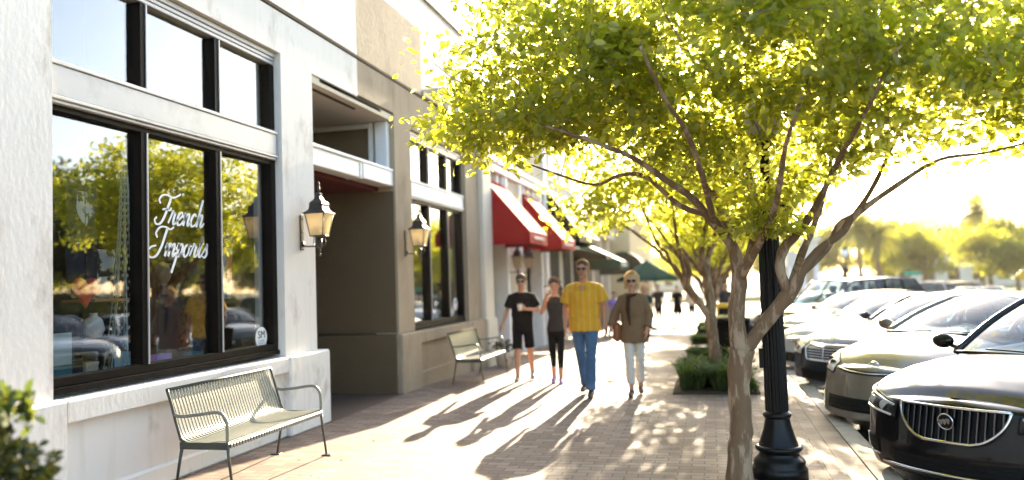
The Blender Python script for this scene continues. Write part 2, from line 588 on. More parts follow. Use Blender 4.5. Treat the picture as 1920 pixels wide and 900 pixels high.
# ------------------------------------------------------------------ ground, pavement, kerb, road
YS = [-30, -10, 0, 5, 10.5, 11.5, 12.5, 13.5, 14.5, 20, 30, 40, 50, 60, 90, 160, 300, 700]
def sheet(name, x0, x1, dz, m, y0=-30, y1=700, kind='structure'):
    ys = [y for y in YS if y0 < y < y1]
    ys = [y0] + ys + [y1]
    b = MB()
    b.grid([[(x0, y, zg(y) + dz), (x1, y, zg(y) + dz)] for y in ys], smooth=False)
    o = b.build(name, m, fixn=False)
    # normals up
    o.data.flip_normals() if o.data.polygons[0].normal.z < 0 else None
    return tag(o, kind=kind)
sheet('ground', -500, 500, -0.14, M_dirt)
sheet('road', 1.40, 130, -0.13, M_asph, -30, 62)
b = MB()
ys = [-30] + [y for y in YS if -30 < y < 90] + [90]
b.grid([[(-4.70, y, zg(y) - 0.135), (-4.70, y, zg(y)), (0.86, y, zg(y)), (0.86, y, zg(y) - 0.135)] for y in ys], smooth=False)
tag(b.build('sidewalk', M_pave), kind='structure')
b = MB()
b.grid([[(0.863, y, zg(y) - 0.135), (0.863, y, zg(y)), (1.18, y, zg(y)), (1.18, y, zg(y) - 0.135)] for y in ys], smooth=False)
tag(b.build('sidewalk_border', M_pave2), kind='structure')
b = MB()
y = -6.0
while y < 88:
    y1 = y + 1.49
    b.add([(1.19, y, zg(y) - .16), (1.19, y, zg(y) + .006), (1.37, y, zg(y) + .006), (1.395, y, zg(y) - .02), (1.40, y, zg(y) - .16),
           (1.19, y1, zg(y1) - .16), (1.19, y1, zg(y1) + .006), (1.37, y1, zg(y1) + .006), (1.395, y1, zg(y1) - .02), (1.40, y1, zg(y1) - .16)],
          [(0, 1, 6, 5), (1, 2, 7, 6), (2, 3, 8, 7), (3, 4, 9, 8), (0, 4, 3, 2, 1), (5, 6, 7, 8, 9)])
    y += 1.5
tag(b.build('kerb', M_kerb), kind='structure')
# stall lines
b = MB()
for k in range(12):
    yb = 7.55 + 2.85 * k
    a = R(55)
    dx, dy = math.sin(a), math.cos(a)
    for (px, py) in [(1.62, yb)]:
        n_ = (dy * .05, -dx * .05)
        L = 5.0
        p = [(px - n_[0], py - n_[1]), (px + n_[0], py + n_[1]), (px + dx * L + n_[0], py + dy * L + n_[1]), (px + dx * L - n_[0], py + dy * L - n_[1])]
        b.add([(q[0], q[1], zg(q[1]) - 0.124) for q in p], [(0, 1, 2, 3)])
tag(b.build('parking_line_markings', M_paint), kind='structure')
# far lawn island across the lot
b = MB()
b.grid([[(13, y, zg(y) - .02), (60, y, zg(y) - .02)] for y in (60, 64, 80)], smooth=False)
b.grid([[(13, 60, zg(60) - .14), (60, 60, zg(60) - .14)], [(13, 60, zg(60) - .02), (60, 60, zg(60) - .02)]], smooth=False)
tag(b.build('lawn', M_lawn), kind='structure')
tag(MB().box(-4.48, 60, 86, 140, -1.3, -1.04).build('far_lawn', M_lawn), kind='structure')

# ------------------------------------------------------------------ white corner shop with the big window
XF, XP = -4.58, -4.50       # wall face, plinth face
XB = -4.95                  # back of wall thickness
wb = thing('white_storefront', 'white stucco shop front nearest the camera with big dark-framed window', 'building', (XF, 6.4, 0))
def W(b, name, m, parent):
    """build in world coordinates, parent to thing at its location"""
    o = b.build(name, m)
    o.parent = parent
    o.location = -parent.location
    return o
b = MB()
b.box(XB, XF, -6, 4.80, 0.88, 6.4)                 # left pier
b.box(XB, XF, 4.80, 8.03, 4.27, 4.74)              # over window
b.box(XB, XF, 8.03, 8.76, 0.88, 4.74)              # pier
b.box(XB, XF, 8.76, 10.07, 4.22, 4.74)             # over passage
b.box(XB, XF, 4.80, 10.07, 4.80, 6.4)
b.box(XB, XF - .03, 4.80, 10.07, 4.74, 4.80)       # recess of the groove
W(b, 'wall', M_white, wb)
b = MB()
b.bbox(XB, XP, -6, 4.86, 0.0, 0.876, .02)
b.bbox(XB, XP + .01, 7.98, 8.92, 0.0, 0.876, .02)
b.bbox(XB, XP - .045, 4.862, 7.978, 0.0, 0.17, .02)
b.box(XB, XP - .075, 4.862, 7.978, 0.17, 0.70)
b.bbox(XB, XP - .005, 4.863, 7.977, 0.70, 0.868, .012)
W(b, 'plinth', M_white, wb)
W(MB().box(XF - .028, XF + .012, 4.81, 10.07, 4.755, 4.795), 'groove_shadow_joint', M_groove, wb)

def shop_window(parent, y0, y1, z0, zt, tb, tt, divs, ml='', parts=None, room_depth=3.2):
    """dark framed shop window; tb..tt is the white transom band"""
    g = -4.74
    fr = empty('window_frame_group')
    b = MB()
    fx = -4.665
    b.bbox(g - .05, fx + .02, y0 + .005, y1 - .005, z0, z0 + .05, .006)
    b.bbox(g - .05, fx, y0 + .005, y1 - .005, z0 + .05, z0 + .12, .006)
    b.bbox(g - .05, fx, y0 + .003, y0 + .06, z0 + .12, zt - .14, .004)
    b.bbox(g - .05, fx, y1 - .10, y1 - .003, z0 + .12, zt - .14, .004)
    b.bbox(g - .05, fx - .004, y0 + .06, y1 - .10, tb - .05, tb - .004, .004)
    for d in divs:
        b.bbox(g - .05, fx, d - .04, d + .04, z0 + .12, tb - .05, .004)
        b.bbox(g - .05, fx, d - .04, d + .04, tt + .01, zt - .14, .004)
    bpy.data.objects.remove(fr)
    o = W(b, 'window_frame', M_frame, parent)
    b = MB()
    for d in divs:                                   # thin aluminium bead on each mullion
        b.box(fx + .0005, fx + .010, d + .024, d + .040, z0 + .12, tb - .05)
        b.box(fx + .0005, fx + .010, d + .024, d + .040, tt + .01, zt - .14)
    b.bbox(g - .04, fx + .028, y0 + .01, y1 - .01, zt - .055, zt - .004, .006)
    b.bbox(g - .04, fx + .012, y0 + .01, y1 - .01, zt - .095, zt - .057, .006)
    b.bbox(g - .04, fx + .004, y0 + .01, y1 - .01, zt - .135, zt - .097, .006)
    W(b, 'metal_trim', M_alum, parent)
    b = MB()
    b.bbox(g - .04, fx + .045, y0 + .006, y1 - .045, tb + .055, tt - .035, .006)
    b.bbox(g - .04, fx + .060, y0 + .006, y1 - .040, tt - .035, tt, .006)
    b.bbox(g - .04, fx + .060, y0 + .006, y1 - .040, tb + .025, tb + .055, .006)
    b.bbox(g - .04, fx + .040, y0 + .006, y1 - .050, tb - .002, tb + .025, .006)
    W(b, 'transom_band', M_alum if parts == 'grey' else M_whiter, parent)
    ds = [y0 + .06 - .04] + list(divs) + [y1 - .10 + .04]
    for i in range(len(ds) - 1):
        W(MB().box(g - .004, g + .004, ds[i] + .038, ds[i + 1] - .038, z0 + .11, tb - .048), 'window_pane', M_glass, parent)
        W(MB().box(g - .004, g + .004, ds[i] + .038, ds[i + 1] - .038, tt + .008, zt - .135), 'window_pane', M_glass, parent)
shop_window(wb, 4.80, 8.03, 0.90, 4.27, 3.05, 3.37, (5.88, 6.95), parts='grey')
# shop interior shell
b = MB()
x0, x1 = -8.2, -4.96
b.box(x0, x1, 4.0, 8.6, 0.50, 0.80)         # display deck
b.box(x0 - .2, x0, 4.0, 8.6, 0.8, 4.7)
b.box(x0, x1, 3.8, 4.0, 0.5, 4.7)
b.box(x0, x1, 8.6, 8.75, 0.5, 4.7)
b.box(x0, x1, 4.0, 8.6, 4.5, 4.7)
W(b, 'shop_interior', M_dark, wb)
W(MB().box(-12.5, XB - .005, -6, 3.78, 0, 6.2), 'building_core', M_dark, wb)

# passage ceiling etc. belong to the tan building
tb_ = thing('tan_storefront', 'tan stucco shop front with recessed passage and taller parapet', 'building', (XF, 12.5, 0))
b = MB()
b.box(XB, XF, 10.07, 11.36, 4.25, 4.74)
b.box(XB, XF, 11.36, 12.04, 0.88, 4.74)
b.box(XB, XF, 12.04, 15.0, 4.13, 4.74)
b.box(XB, XF, 15.0, 15.88, 0.88, 4.74)
b.box(XB, XF - .03, 10.07, 15.88, 4.74, 4.80)
b.box(XB, XF, 10.07, 12.65, 4.80, 5.91)
b.box(XB, XF + .03, 12.652, 15.88, 4.80, 4.88)
W(b, 'wall', M_tan, tb_)
b = MB()
b.bbox(-4.60, XP + .01, 11.27, 12.10, -0.03, 0.876, .02)
b.bbox(XB, XP + .01, 14.95, 15.90, -.12, 0.876, .02)
b.bbox(XB, XP - .04, 12.102, 14.948, -.12, 0.22, .02)
b.box(XB, XP - .075, 12.102, 14.948, 0.22, 0.68)
b.bbox(XB, XP - .005, 12.102, 14.948, 0.68, 0.866, .012)
W(b, 'plinth', M_tan, tb_)
W(MB().box(XF - .028, XF + .012, 10.08, 15.86, 4.755, 4.795), 'groove_shadow_joint', M_groove, tb_)
shop_window(tb_, 12.04, 15.0, 0.88, 4.13, 3.02, 3.32, (13.07, 14.07))
b = MB()
b.box(-7.5, -4.96, 11.9, 15.4, .3, .7); b.box(-7.7, -7.5, 11.9, 15.4, .7, 4.4)
b.box(-7.5, -4.96, 11.7, 11.9, .3, 4.4); b.box(-7.5, -4.96, 15.4, 15.6, .3, 4.4); b.box(-7.5, -4.96, 11.9, 15.4, 4.3, 4.5)
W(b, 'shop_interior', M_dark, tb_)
# passage: left wall, right wall, back, floor, ceilings, header
W(MB().box(-8.6, -4.615, 11.356, 11.66, 0.90, 3.05).box(-8.6, -4.952, 11.36, 11.66, 3.051, 4.30).bbox(-8.6, -4.603, 11.272, 12.09, -0.03, 0.876, .015), 'passage_wall', M_tan_wall, tb_)  # shade-toned facing carried over the reveal and inner plinth
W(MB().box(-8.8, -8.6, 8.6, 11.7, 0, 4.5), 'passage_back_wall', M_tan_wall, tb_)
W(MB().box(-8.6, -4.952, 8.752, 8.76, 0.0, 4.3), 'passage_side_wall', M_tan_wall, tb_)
W(MB().box(-8.6, XF - .02, 8.77, 11.355, 4.12, 4.215), 'ceiling', M_cream, tb_)
b = MB()
b.box(-4.98, -4.90, 11.30, 11.357, 3.38, 4.11); b.bbox(-8.59, -4.99, 11.29, 11.357, 4.04, 4.118, .02)
b.bbox(-4.86, -4.66, 11.26, 11.355, 3.38, 4.115, .01)
W(b, 'crown_trim', M_whiter, tb_)
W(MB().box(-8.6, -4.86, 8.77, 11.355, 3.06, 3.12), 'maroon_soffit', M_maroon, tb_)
b = MB()
b.bbox(-4.85, -4.63, 8.77, 10.18, 3.12, 3.34, .01)
b.bbox(-4.85, -4.62, 10.20, 10.26, 3.11, 3.35, .006)
b.bbox(-4.85, -4.61, 10.28, 11.352, 3.12, 3.34, .01)
b.bbox(-4.85, -4.60, 8.77, 11.352, 3.342, 3.385, .008)
W(b, 'header_beam', M_whiter, tb_)
b = MB()
b.box(-4.70, -4.60, 9.0, 10.9, 4.17, 4.212); b.box(-4.76, -4.72, 9.0, 10.3, 4.10, 4.118)
W(b, 'roller_track', M_groove, tb_)
tag(MB().box(-8.6, -4.482, 8.78, 11.27, -.1, 0.003).build('passage_floor', mat('passage_paving', (0.10, 0.07, 0.055), 0.8, var=0.2, bump=0.2)), kind='structure')
# upper storey set back behind the low parapet
b = MB()
b.box(-9, -6.0, 12.66, 19.7, 4.5, 8.05)
b.box(-9, -5.97, 12.66, 19.72, 8.05, 8.12)
W(b, 'upper_storey', M_white, tb_)
W(MB().box(-9.0, XB - .005, 8.80, 15.9, 4.51, 4.70), 'flat_roof', M_tan, tb_)
W(MB().box(-5.98, -5.95, 12.66, 19.72, 8.0, 8.05), 'gutter_edge', M_groove, tb_)
# ------------------------------------------------------------------ shops further down the street
ds_ = thing('awning_storefront', 'beige shop front with white trim carrying the two red awnings', 'building', (XF, 19.5, 0))
b = MB()
b.box(-9, -5.02, 16.05, 28.5, -.6, 5.8)
b.box(-5.02, XF - .12, 18.55, 20.0, -.4, 4.3); b.box(-5.02, XF - .12, 22.55, 23.4, -.4, 4.3)
b.box(-5.02, XF - .12, 16.05, 23.4, 4.3, 5.8)
W(b, 'wall', M_beige, ds_)
b = MB()
for y in (18.5, 19.98, 22.5):
    b.bbox(-5.0, XF - .06, y, y + .16, -.4, 4.12, .02)
b.bbox(-5.0, XF - .03, 16.6, 23.45, 4.12, 4.30, .02); b.bbox(-5.0, XF + .02, 16.6, 23.45, 4.302, 4.40, .02)
for y in (17.2, 17.85, 18.35, 20.6, 21.2, 21.8, 22.2):
    b.bbox(-5.0, XF - .1, y, y + .10, 3.35, 4.118, .01)
b.bbox(-5.0, XF - .05, 23.2, 23.48, -.4, 5.8, .02)
W(b, 'white_trim', M_whiter, ds_)
W(MB().bbox(-5.3, XP + .02, 15.905, 16.58, -.2, 5.6, .02).bbox(-5.3, XP + .06, 15.903, 16.62, -.2, .86, .02), 'corner_pilaster', M_pale, ds_)
W(MB().box(-5.04, -4.99, 16.7, 18.4, .35, 3.2), 'shop_glazing', M_dark, ds_)
W(MB().box(-5.04, -4.99, 20.25, 22.4, .35, 3.2), 'shop_glazing', M_dark, ds_)
W(MB().bbox(-5.0, -4.90, 17.35, 18.0, -.3, 2.3, .01), 'pale_panel', M_pale, ds_)
W(MB().bbox(-5.0, -4.90, 21.0, 21.6, -.4, 2.3, .01), 'pale_panel', M_pale, ds_)
ds2 = thing('dark_awning_storefront', 'pale shop front with upper windows behind the black awning', 'building', (XF, 26, 0))
b = MB()
b.box(-9, -4.70, 23.5, 29.8, -.6, 6.6)
W(b, 'wall', M_pale, ds2)
for y in (24.2, 26.0, 27.8):
    W(MB().box(-4.71, -4.66, y, y + 1.1, 4.7, 6.0), 'upper_window', M_whiter, ds2)
for y in (24.0, 26.2, 28.2):
    W(MB().box(-4.71, -4.67, y, y + 1.4, 0, 2.6), 'shop_glazing', M_dark, ds2)
ds3 = thing('green_awning_storefront', 'tan low shop front with columns behind the green awnings', 'building', (XF, 35, 0))
b = MB()
b.box(-10, -5.6, 29.9, 44, -1, 3.6)
for y in (29.92, 32.4, 35.2, 38.0, 41.0):
    b.box(-5.59, -5.0, y, y + .5, -1, 3.6)
b.box(-5.6, -4.9, 29.9, 44, 3.61, 4.3)
W(b, 'wall', M_beige, ds3)
for y in (30.6, 33.2, 36.0, 38.8):
    W(MB().box(-5.60, -5.57, y, y + 1.6, -.6, 2.3), 'shop_glazing', M_dark, ds3)
ds4 = thing('far_corner_building', 'yellowish end building at the far end of the shop row', 'building', (-5, 52, -1))
b = MB(); b.box(-12, -4.2, 44.5, 62, -1.1, 5.0); b.box(-12.2, -4.0, 44.3, 62.2, 5.0, 5.3)
W(b, 'wall', mat('yellow_stucco', (0.45, 0.36, 0.20), .85, var=.1), ds4)
for y in (46, 50, 54, 58): W(MB().box(-4.21, -4.17, y, y + 2, -.3, 1.8), 'shop_glazing', M_dark, ds4)

def awning(label, y0, y1, ztop, zfront, zval, proj, m, ml=None, name='awning', xw=-4.70, letters=True):
    t = thing(name, label, 'awning', (xw, (y0 + y1) / 2, zfront))
    th = .012
    x1 = xw + proj
    b = MB()
    n = 12
    # sloping top with a faint sag, both faces
    rows = []
    for i in range(n + 1):
        s = i / n
        yy = y0 + (y1 - y0) * s
        rows.append([(xw + proj * k / 6, yy, ztop + (zfront - ztop) * k / 6 - .012 * math.sin(math.pi * k / 6) * (1 - .5 * math.cos(4 * math.pi * s))) for k in range(7)])
    b.grid(rows)
    rows2 = [[(p[0], p[1], p[2] - th) for p in r] for r in rows]
    b.grid(rows2)
    W(b, 'canopy_top', m, t)
    b = MB()
    b.box(x1 - th, x1, y0, y1, zval, zfront)
    W(b, 'front_valance', m, t)
    for yy in (y0, y1 - th):
        b = MB()
        b.prism([(xw, ztop - .02), (xw, zval), (x1 - th - .001, zval), (x1 - th - .001, zfront - .015)], 'y', yy, yy + th)
        W(b, 'side_panel', m, t)
    b = MB()
    b.tube([(xw, y0 + .03, zval + .02), (x1 - .03, y0 + .03, zval + .02), (x1 - .03, y1 - .03, zval + .02), (xw, y1 - .03, zval + .02)], .012, 6)
    b.tube([(xw, y0 + .03, ztop - .05), (x1 - .03, y0 + .03, zfront - .04)], .012, 6)
    W(b, 'frame_tube', M_lampmetal, t)
    if letters:
        b = MB()
        rnd = random.Random(int(y0 * 10))
        yy = y0 + .45
        while yy < y1 - .45:      # small pale script, too small to read in the photo
            wv = rnd.uniform(.04, .09)
            zc = (zfront + zval) / 2
            b.tube([(x1 + .003, yy, zc - .03), (x1 + .003, yy + wv * .5, zc + .035), (x1 + .003, yy + wv, zc - .03)], .008, 4)
            yy += wv + .03
        W(b, 'lettering', M_whiter, t)
    return t
awning('red canvas awning nearest the camera beside the white corner pilaster', 16.62, 18.5, 3.93, 2.68, 2.42, 1.03, M_red)
awning('second red canvas awning, beyond the nearest red one and before the black one', 20.45, 22.5, 3.93, 2.68, 2.42, 1.03, M_red)
awning('tall black canvas awning with sunlit slope beyond the red awnings', 23.6, 28.2, 4.45, 2.95, 2.75, 1.0, M_blackc, letters=False)
awning('low flat dark awning between the black awning and the green one', 28.3, 29.8, 2.75, 2.45, 2.30, 1.2, M_blackc, letters=False)
awning('dark green sloping awning before the arched canopy', 30.0, 33.0, 3.1, 2.25, 1.95, 1.7, M_greenc, letters=True, xw=-4.9)
# arched dark canopy
t = thing('arched_canopy', 'dark barrel-arched entrance canopy above the green parasol', 'awning', (-3.6, 35, 1.6))
b = MB()
for dy in (33.6, 35.2):
    pass
rows = []
for i in range(15):
    a = math.pi * i / 14
    rows.append([(-3.55 - .95 * math.cos(a), 33.6, 1.75 + .95 * math.sin(a)), (-3.55 - .95 * math.cos(a), 35.4, 1.75 + .95 * math.sin(a))])
b.grid(rows)
b.prism([(-3.55 - .95 * math.cos(math.pi * i / 14), 1.75 + .95 * math.sin(math.pi * i / 14)) for i in range(15)], 'y', 33.58, 33.60)
W(b, 'canopy_top', M_blackc, t)
b = MB()
for x in (-4.45, -2.65): W(MB().tube([(x, 33.65, zg(33)), (x, 33.65, 1.75)], .03, 6), 'support_post', M_black, t)
# green market parasol
t = thing('market_parasol', 'dark green market parasol standing at the end of the awnings', 'parasol', (-2.45, 33.0, zg(33)))
b = MB()
apex = (0, 0, 2.78)
pts = []
for k in range(8):
    a = 2 * math.pi * (k + .5) / 8
    pts.append((1.3 * math.cos(a), 1.3 * math.sin(a), 2.02))
for k in range(8):
    p, q = pts[k], pts[(k + 1) % 8]
    md = ((p[0] + q[0]) / 2 * .96, (p[1] + q[1]) / 2 * .96, 2.06)
    b.add([apex, p, md, q, (p[0], p[1], 1.9), (md[0], md[1], 1.95), (q[0], q[1], 1.9)], [(0, 1, 2), (0, 2, 3), (1, 4, 5, 2), (2, 5, 6, 3)])
b.build('canopy_top', M_greenc, t)
MB().tube([(0, 0, 0), (0, 0, 2.85)], .025, 8).build('pole', M_black, t)
MB().lathe([(.3, 0), (.3, .05), (.06, .1), (.04, .2)], 16).build('base', M_black, t)

# ------------------------------------------------------------------ wall lanterns
def lantern(label, y, z=2.32, group='wall lanterns on the shop fronts', xw=XF, sc=1.0):
    """box lantern on a scrolled arm; local +X points away from the wall, origin at the wall plate"""
    t = thing('wall_lantern', label, 'wall lamp', (xw, y, z), 0, group)
    t.scale = (sc, sc, sc)
    b = MB()
    b.bbox(0.0, .022, -.035, .035, -.26, .15, .008)
    b.lathe([(0.0, 0), (.028, 0), (.028, .012), (0.0, .016)], 10, (.022, 0, -.19), 'x')
    b.ell((.026, 0, .10), (.008, .008, .008), 8, 5); b.ell((.026, 0, -.05), (.008, .008, .008), 8, 5)
    b.build('wall_plate', M_lampmetal, t)
    cx = .235
    b = MB()
    b.tube([(.02, 0, -.215), (.10, 0, -.222), (cx - .02, 0, -.222), (cx, 0, -.20)], .009, 8)
    b.tube([(cx, 0, -.34), (cx, 0, -.15)], [.008] * 2, 8)
    b.lathe([(0, -.345), (.014, -.33), (.016, -.315), (.007, -.30), (.012, -.28), (.018, -.265), (.008, -.24), (.022, -.215), (.03, -.19), (.03, -.14)], 12, (cx, 0, 0))
    for s in (-1, 1):
        for ax in (0, 1):
            P = [(0.0, -.25), (.045, -.235), (.075, -.19), (.07, -.14), (.075, -.105)]
            b.tube(crom([((cx + s * u) if ax == 0 else cx, (s * u) if ax else 0, v) for u, v in P], 4), .005, 6)
    b.build('arm', M_lampmetal, t)
    # square tapered cage turned so two faces show
    def sqr(r, z): return [(cx + sx * r, sy * r, z) for sx, sy in ((-1, -1), (1, -1), (1, 1), (-1, 1))]
    zb, zt_, rb, rt = -.105, .155, .078, .118
    b = MB()
    B0, T0 = sqr(rb, zb), sqr(rt, zt_)
    for k in range(4):
        b.tube([B0[k], T0[k]], .007, 4)
        b.tube([B0[k], B0[(k + 1) % 4]], .008, 4)
        b.tube([T0[k], T0[(k + 1) % 4]], .009, 4)
    b.add(sqr(rb, zb - .006) + sqr(rb, zb + .002), [(0, 1, 2, 3), (4, 5, 6, 7), (0, 1, 5, 4), (1, 2, 6, 5), (2, 3, 7, 6), (3, 0, 4, 7)])
    b.build('cage', M_lampmetal, t)
    b = MB()
    for k in range(4):
        b.add([B0[k], B0[(k + 1) % 4], T0[(k + 1) % 4], T0[k]], [(0, 1, 2, 3)])
    b.build('glass', M_lampglass, t, fixn=False)
    b = MB()
    prof = [(.150, .150), (.148, .160), (.118, .178), (.096, .20), (.088, .235), (.090, .262), (.080, .285), (.050, .312), (.040, .335), (.030, .35), (.030, .375), (.038, .382), (.018, .395)]
    rows = [sqr(r * .93, z) for r, z in prof]
    b.grid(rows, smooth=False, closed=True)
    b.add(rows[0], [(3, 2, 1, 0)]); b.add(rows[-1], [(0, 1, 2, 3)])
    b.build('roof', M_lampmetal, t)
    b = MB()
    b.lathe([(.008, .39), (.008, .41), (.016, .42), (.018, .44), (.013, .465), (.010, .49), (.014, .50), (.014, .51), (0, .525)], 10, (cx, 0, 0))
    b.build('finial', M_lampmetal, t)
    b = MB()
    b.lathe([(.014, -.10), (.014, .0)], 10, (cx - .025, 0, 0)); b.lathe([(.014, -.10), (.014, -.01)], 10, (cx + .02, .02, 0)); b.lathe([(.014, -.10), (.014, .01)], 10, (cx + .01, -.03, 0))
    b.build('candle_sleeves', M_bulb, t)
    for (ax_, ay_, az_) in ((cx - .025, 0, .0), (cx + .02, .02, -.01), (cx + .01, -.03, .01)):
        pass
    return t
lantern('bronze box lantern on the white pier between shop window and passage', 8.42)
lantern('bronze box lantern on the tan pier beside the second shop window', 11.72)
lantern('small dark lantern on the wall below the nearest red awning', 18.75, 2.05, xw=-4.70)
lantern('small dark lantern under the second red awning', 20.08, 2.05, xw=-4.70)

# ------------------------------------------------------------------ benches
def bench(label, x, y, rz=0.0):
    """local: +X front, length along Y, origin on ground under centre of seat"""
    t = thing('street_bench', label, 'bench', (x, y, zg(y)), rz, 'slatted metal benches against the shop fronts')
    L = 1.54
    n = 38
    # side profile of a slat: top of back -> seat -> rolled front
    prof = crom([(-.335, .845), (-.345, .83), (-.30, .70), (-.255, .56), (-.22, .475), (-.175, .435), (-.10, .422), (.02, .425), (.13, .437), (.20, .437), (.235, .415), (.232, .385)], 4)
    b = MB()
    for k in range(n):
        yy = -L / 2 + .02 + (L - .04) * k / (n - 1)
        w_ = .0115
        th = .006
        V, F = [], []
        for i, (px, pz) in enumerate(prof):
            a, c = prof[max(i - 1, 0)], prof[min(i + 1, len(prof) - 1)]
            dx, dz = c[0] - a[0], c[1] - a[1]
            q = math.hypot(dx, dz)
            nx, nz = -dz / q * -1, dx / q * -1
            for (sy, sn) in ((-1, 1), (1, 1), (1, -1), (-1, -1)):
                V.append((px + nx * sn * th / 2, yy + sy * w_, pz + nz * sn * th / 2))
        m_ = len(prof)
        for i in range(m_ - 1):
            for j in range(4):
                F.append((i * 4 + j, i * 4 + (j + 1) % 4, (i + 1) * 4 + (j + 1) % 4, (i + 1) * 4 + j))
        F += [(0, 1, 2, 3), tuple((m_ - 1) * 4 + j for j in range(4))]
        b.add(V, F)
    b.build('slats', M_bench, t)
    b = MB()
    b.tube([(-.325, -L / 2 - .01, .842), (-.325, L / 2 + .01, .842)], .012, 8)
    b.tube([(.215, -L / 2, .402), (.215, L / 2, .402)], .014, 8)
    b.tube([(-.20, -L / 2, .425), (-.20, L / 2, .425)], .014, 8)
    b.build('cross_rails', M_benchd, t)
    for s in (-1, 1):
        yy = s * (L / 2 + .006)
        b = MB()
        b.tube(crom([(-.325, yy, .842), (-.285, yy, .72), (-.245, yy, .58), (-.20, yy, .44)], 5), .013, 8, flat=(1, .6))
        b.box(-.21, .225, yy - .006, yy + .006, .375, .43)
        b.build('side_frame', M_benchd, t)
        b = MB()
        b.tube([(.215, yy, .43), (.225, yy, .30), (.265, yy, .0)], [.018, .016, .013], 8, flat=(1, .7))
        b.bbox(.225, .325, yy - .03, yy + .03, 0.001, .010, .003)
        b.build('leg', M_benchd, t)
        b = MB()
        b.tube([(-.19, yy, .40), (-.215, yy, .28), (-.265, yy, .0)], [.018, .016, .013], 8, flat=(1, .7))
        b.bbox(-.325, -.225, yy - .03, yy + .03, 0.001, .010, .003)
        b.build('leg', M_benchd, t)
        b = MB()
        b.tube(crom([(-.262, yy, .645), (-.20, yy, .632), (-.05, yy, .645), (.10, yy, .665), (.165, yy, .655), (.205, yy, .60), (.215, yy, .52), (.213, yy, .42)], 5), .014, 8, flat=(1, .75))
        b.build('armrest', M_bench, t)
    return t
bench('slatted sage-green metal bench below the big lettered shop window', -3.93, 6.38)
bench('pale green metal bench below the second shop window beside the people', -3.84, 13.2)

# ------------------------------------------------------------------ window lettering, sticker and goods on display
def script_letters():
    """hand-drawn script strokes, x right, y up, x-height 1; list of (strokes, advance)"""
    return {
     'F': ([[(.30, 1.55), (.10, 1.85), (.35, 2.2), (.9, 2.25), (1.5, 2.12), (2.1, 2.3), (2.35, 2.5)], [(1.35, 2.1), (1.22, 1.5), (1.05, .7), (.75, .08), (.3, -.05), (.02, .25), (.2, .5)], [(.65, 1.1), (1.0, 1.18), (1.45, 1.1), (1.62, 1.3)]], 1.55),
     'I': ([[(.35, 1.4), (.10, 1.75), (.40, 2.2), (.95, 2.25), (1.55, 2.1), (1.9, 2.3)], [(1.22, 2.15), (1.1, 1.5), (.95, .7), (.62, .05), (.1, -.1), (-.35, .2), (-.15, .65), (.4, .8)]], 1.40),
     'r': ([[(0, .1), (.22, .75), (.3, 1.08), (.42, .95), (.62, .95)], [(.62, .95), (.55, .4), (.62, .05), (.85, .15), (.95, .35)]], .88),
     'e': ([[(0, .35), (.35, .5), (.62, .8), (.45, 1.03), (.2, .85), (.1, .4), (.3, .02), (.6, .1), (.85, .4)]], .78),
     'n': ([[(.0, .6), (.15, 1.0), (.18, .5), (.12, 0)], [(.14, .4), (.35, .85), (.55, 1.0), (.66, .8), (.6, .3), (.7, .02), (.95, .35)]], .90),
     'c': ([[(.62, .8), (.45, 1.03), (.2, .85), (.08, .4), (.28, .02), (.6, .12), (.82, .4)]], .74),
     'h': ([[(.36, 2.25), (.27, 1.5), (.18, .7), (.12, 0)], [(.16, .45), (.38, .92), (.58, 1.0), (.64, .7), (.60, .1), (.76, .02), (1.0, .35)]], .95),
     'm': ([[(0, .6), (.15, 1.0), (.18, .5), (.12, 0)], [(.14, .4), (.32, .85), (.5, 1.0), (.56, .7), (.5, 0)], [(.52, .4), (.72, .85), (.92, 1.0), (1.0, .75), (.94, .25), (1.05, .02), (1.28, .35)]], 1.22),
     'p': ([[(0, .5), (.22, 1.05), (.25, .5), (.10, -.6), (-.02, -1.25)], [(.22, .6), (.45, 1.0), (.68, .85), (.66, .35), (.42, .02), (.22, .2)], [(.5, .05), (.85, .35)]], .85),
     'o': ([[(.42, 1.0), (.15, .8), (.08, .35), (.3, .02), (.58, .25), (.62, .75), (.42, 1.0), (.6, .85), (.9, .9)]], .82),
     't': ([[(0, .4), (.3, 1.2), (.38, 1.7), (.26, .8), (.24, .2), (.4, .02), (.66, .35)], [(.05, 1.05), (.6, 1.12)]], .62),
     's': ([[(0, .3), (.3, .8), (.38, 1.1), (.44, .75), (.55, .3), (.35, .0), (.05, .12)]], .6),
    }
def script_word(word, y0, z0, width, xh, x, wmax=.016, wmin=.006):
    S = script_letters()
    tot = sum(S[c][1] for c in word)
    ku = width / (tot + .3)
    b = MB()
    cur = 0
    for c in word:
        for st in S[c][0]:
            P = crom([(cur + px + .30 * py, py, 0) for px, py in st], 7)
            V, F = [], []
            for i, p in enumerate(P):
                a, q = P[max(0, i - 1)], P[min(len(P) - 1, i + 1)]
                dx, dy = (q[0] - a[0]) * ku, (q[1] - a[1]) * xh
                L = math.hypot(dx, dy) + 1e-9
                ang = abs(dy) / L
                down = 1.0 if dy < 0 else .45
                wd = wmin + (wmax - wmin) * ang * down
                if i in (0, len(P) - 1): wd *= .8
                nx, ny = -dy / L, dx / L
                yy, zz = y0 + p[0] * ku, z0 + p[1] * xh
                V += [(x, yy + nx * wd, zz + ny * wd), (x, yy - nx * wd, zz - ny * wd)]
                V += [(x + .0015, yy + nx * wd, zz + ny * wd), (x + .0015, yy - nx * wd, zz - ny * wd)]
            for i in range(len(P) - 1):
                q = i * 4
                F += [(q, q + 1, q + 5, q + 4), (q + 2, q + 3, q + 7, q + 6), (q, q + 2, q + 6, q + 4), (q + 1, q + 3, q + 7, q + 5)]
            b.add(V, F)
        cur += S[c][1]
    return b
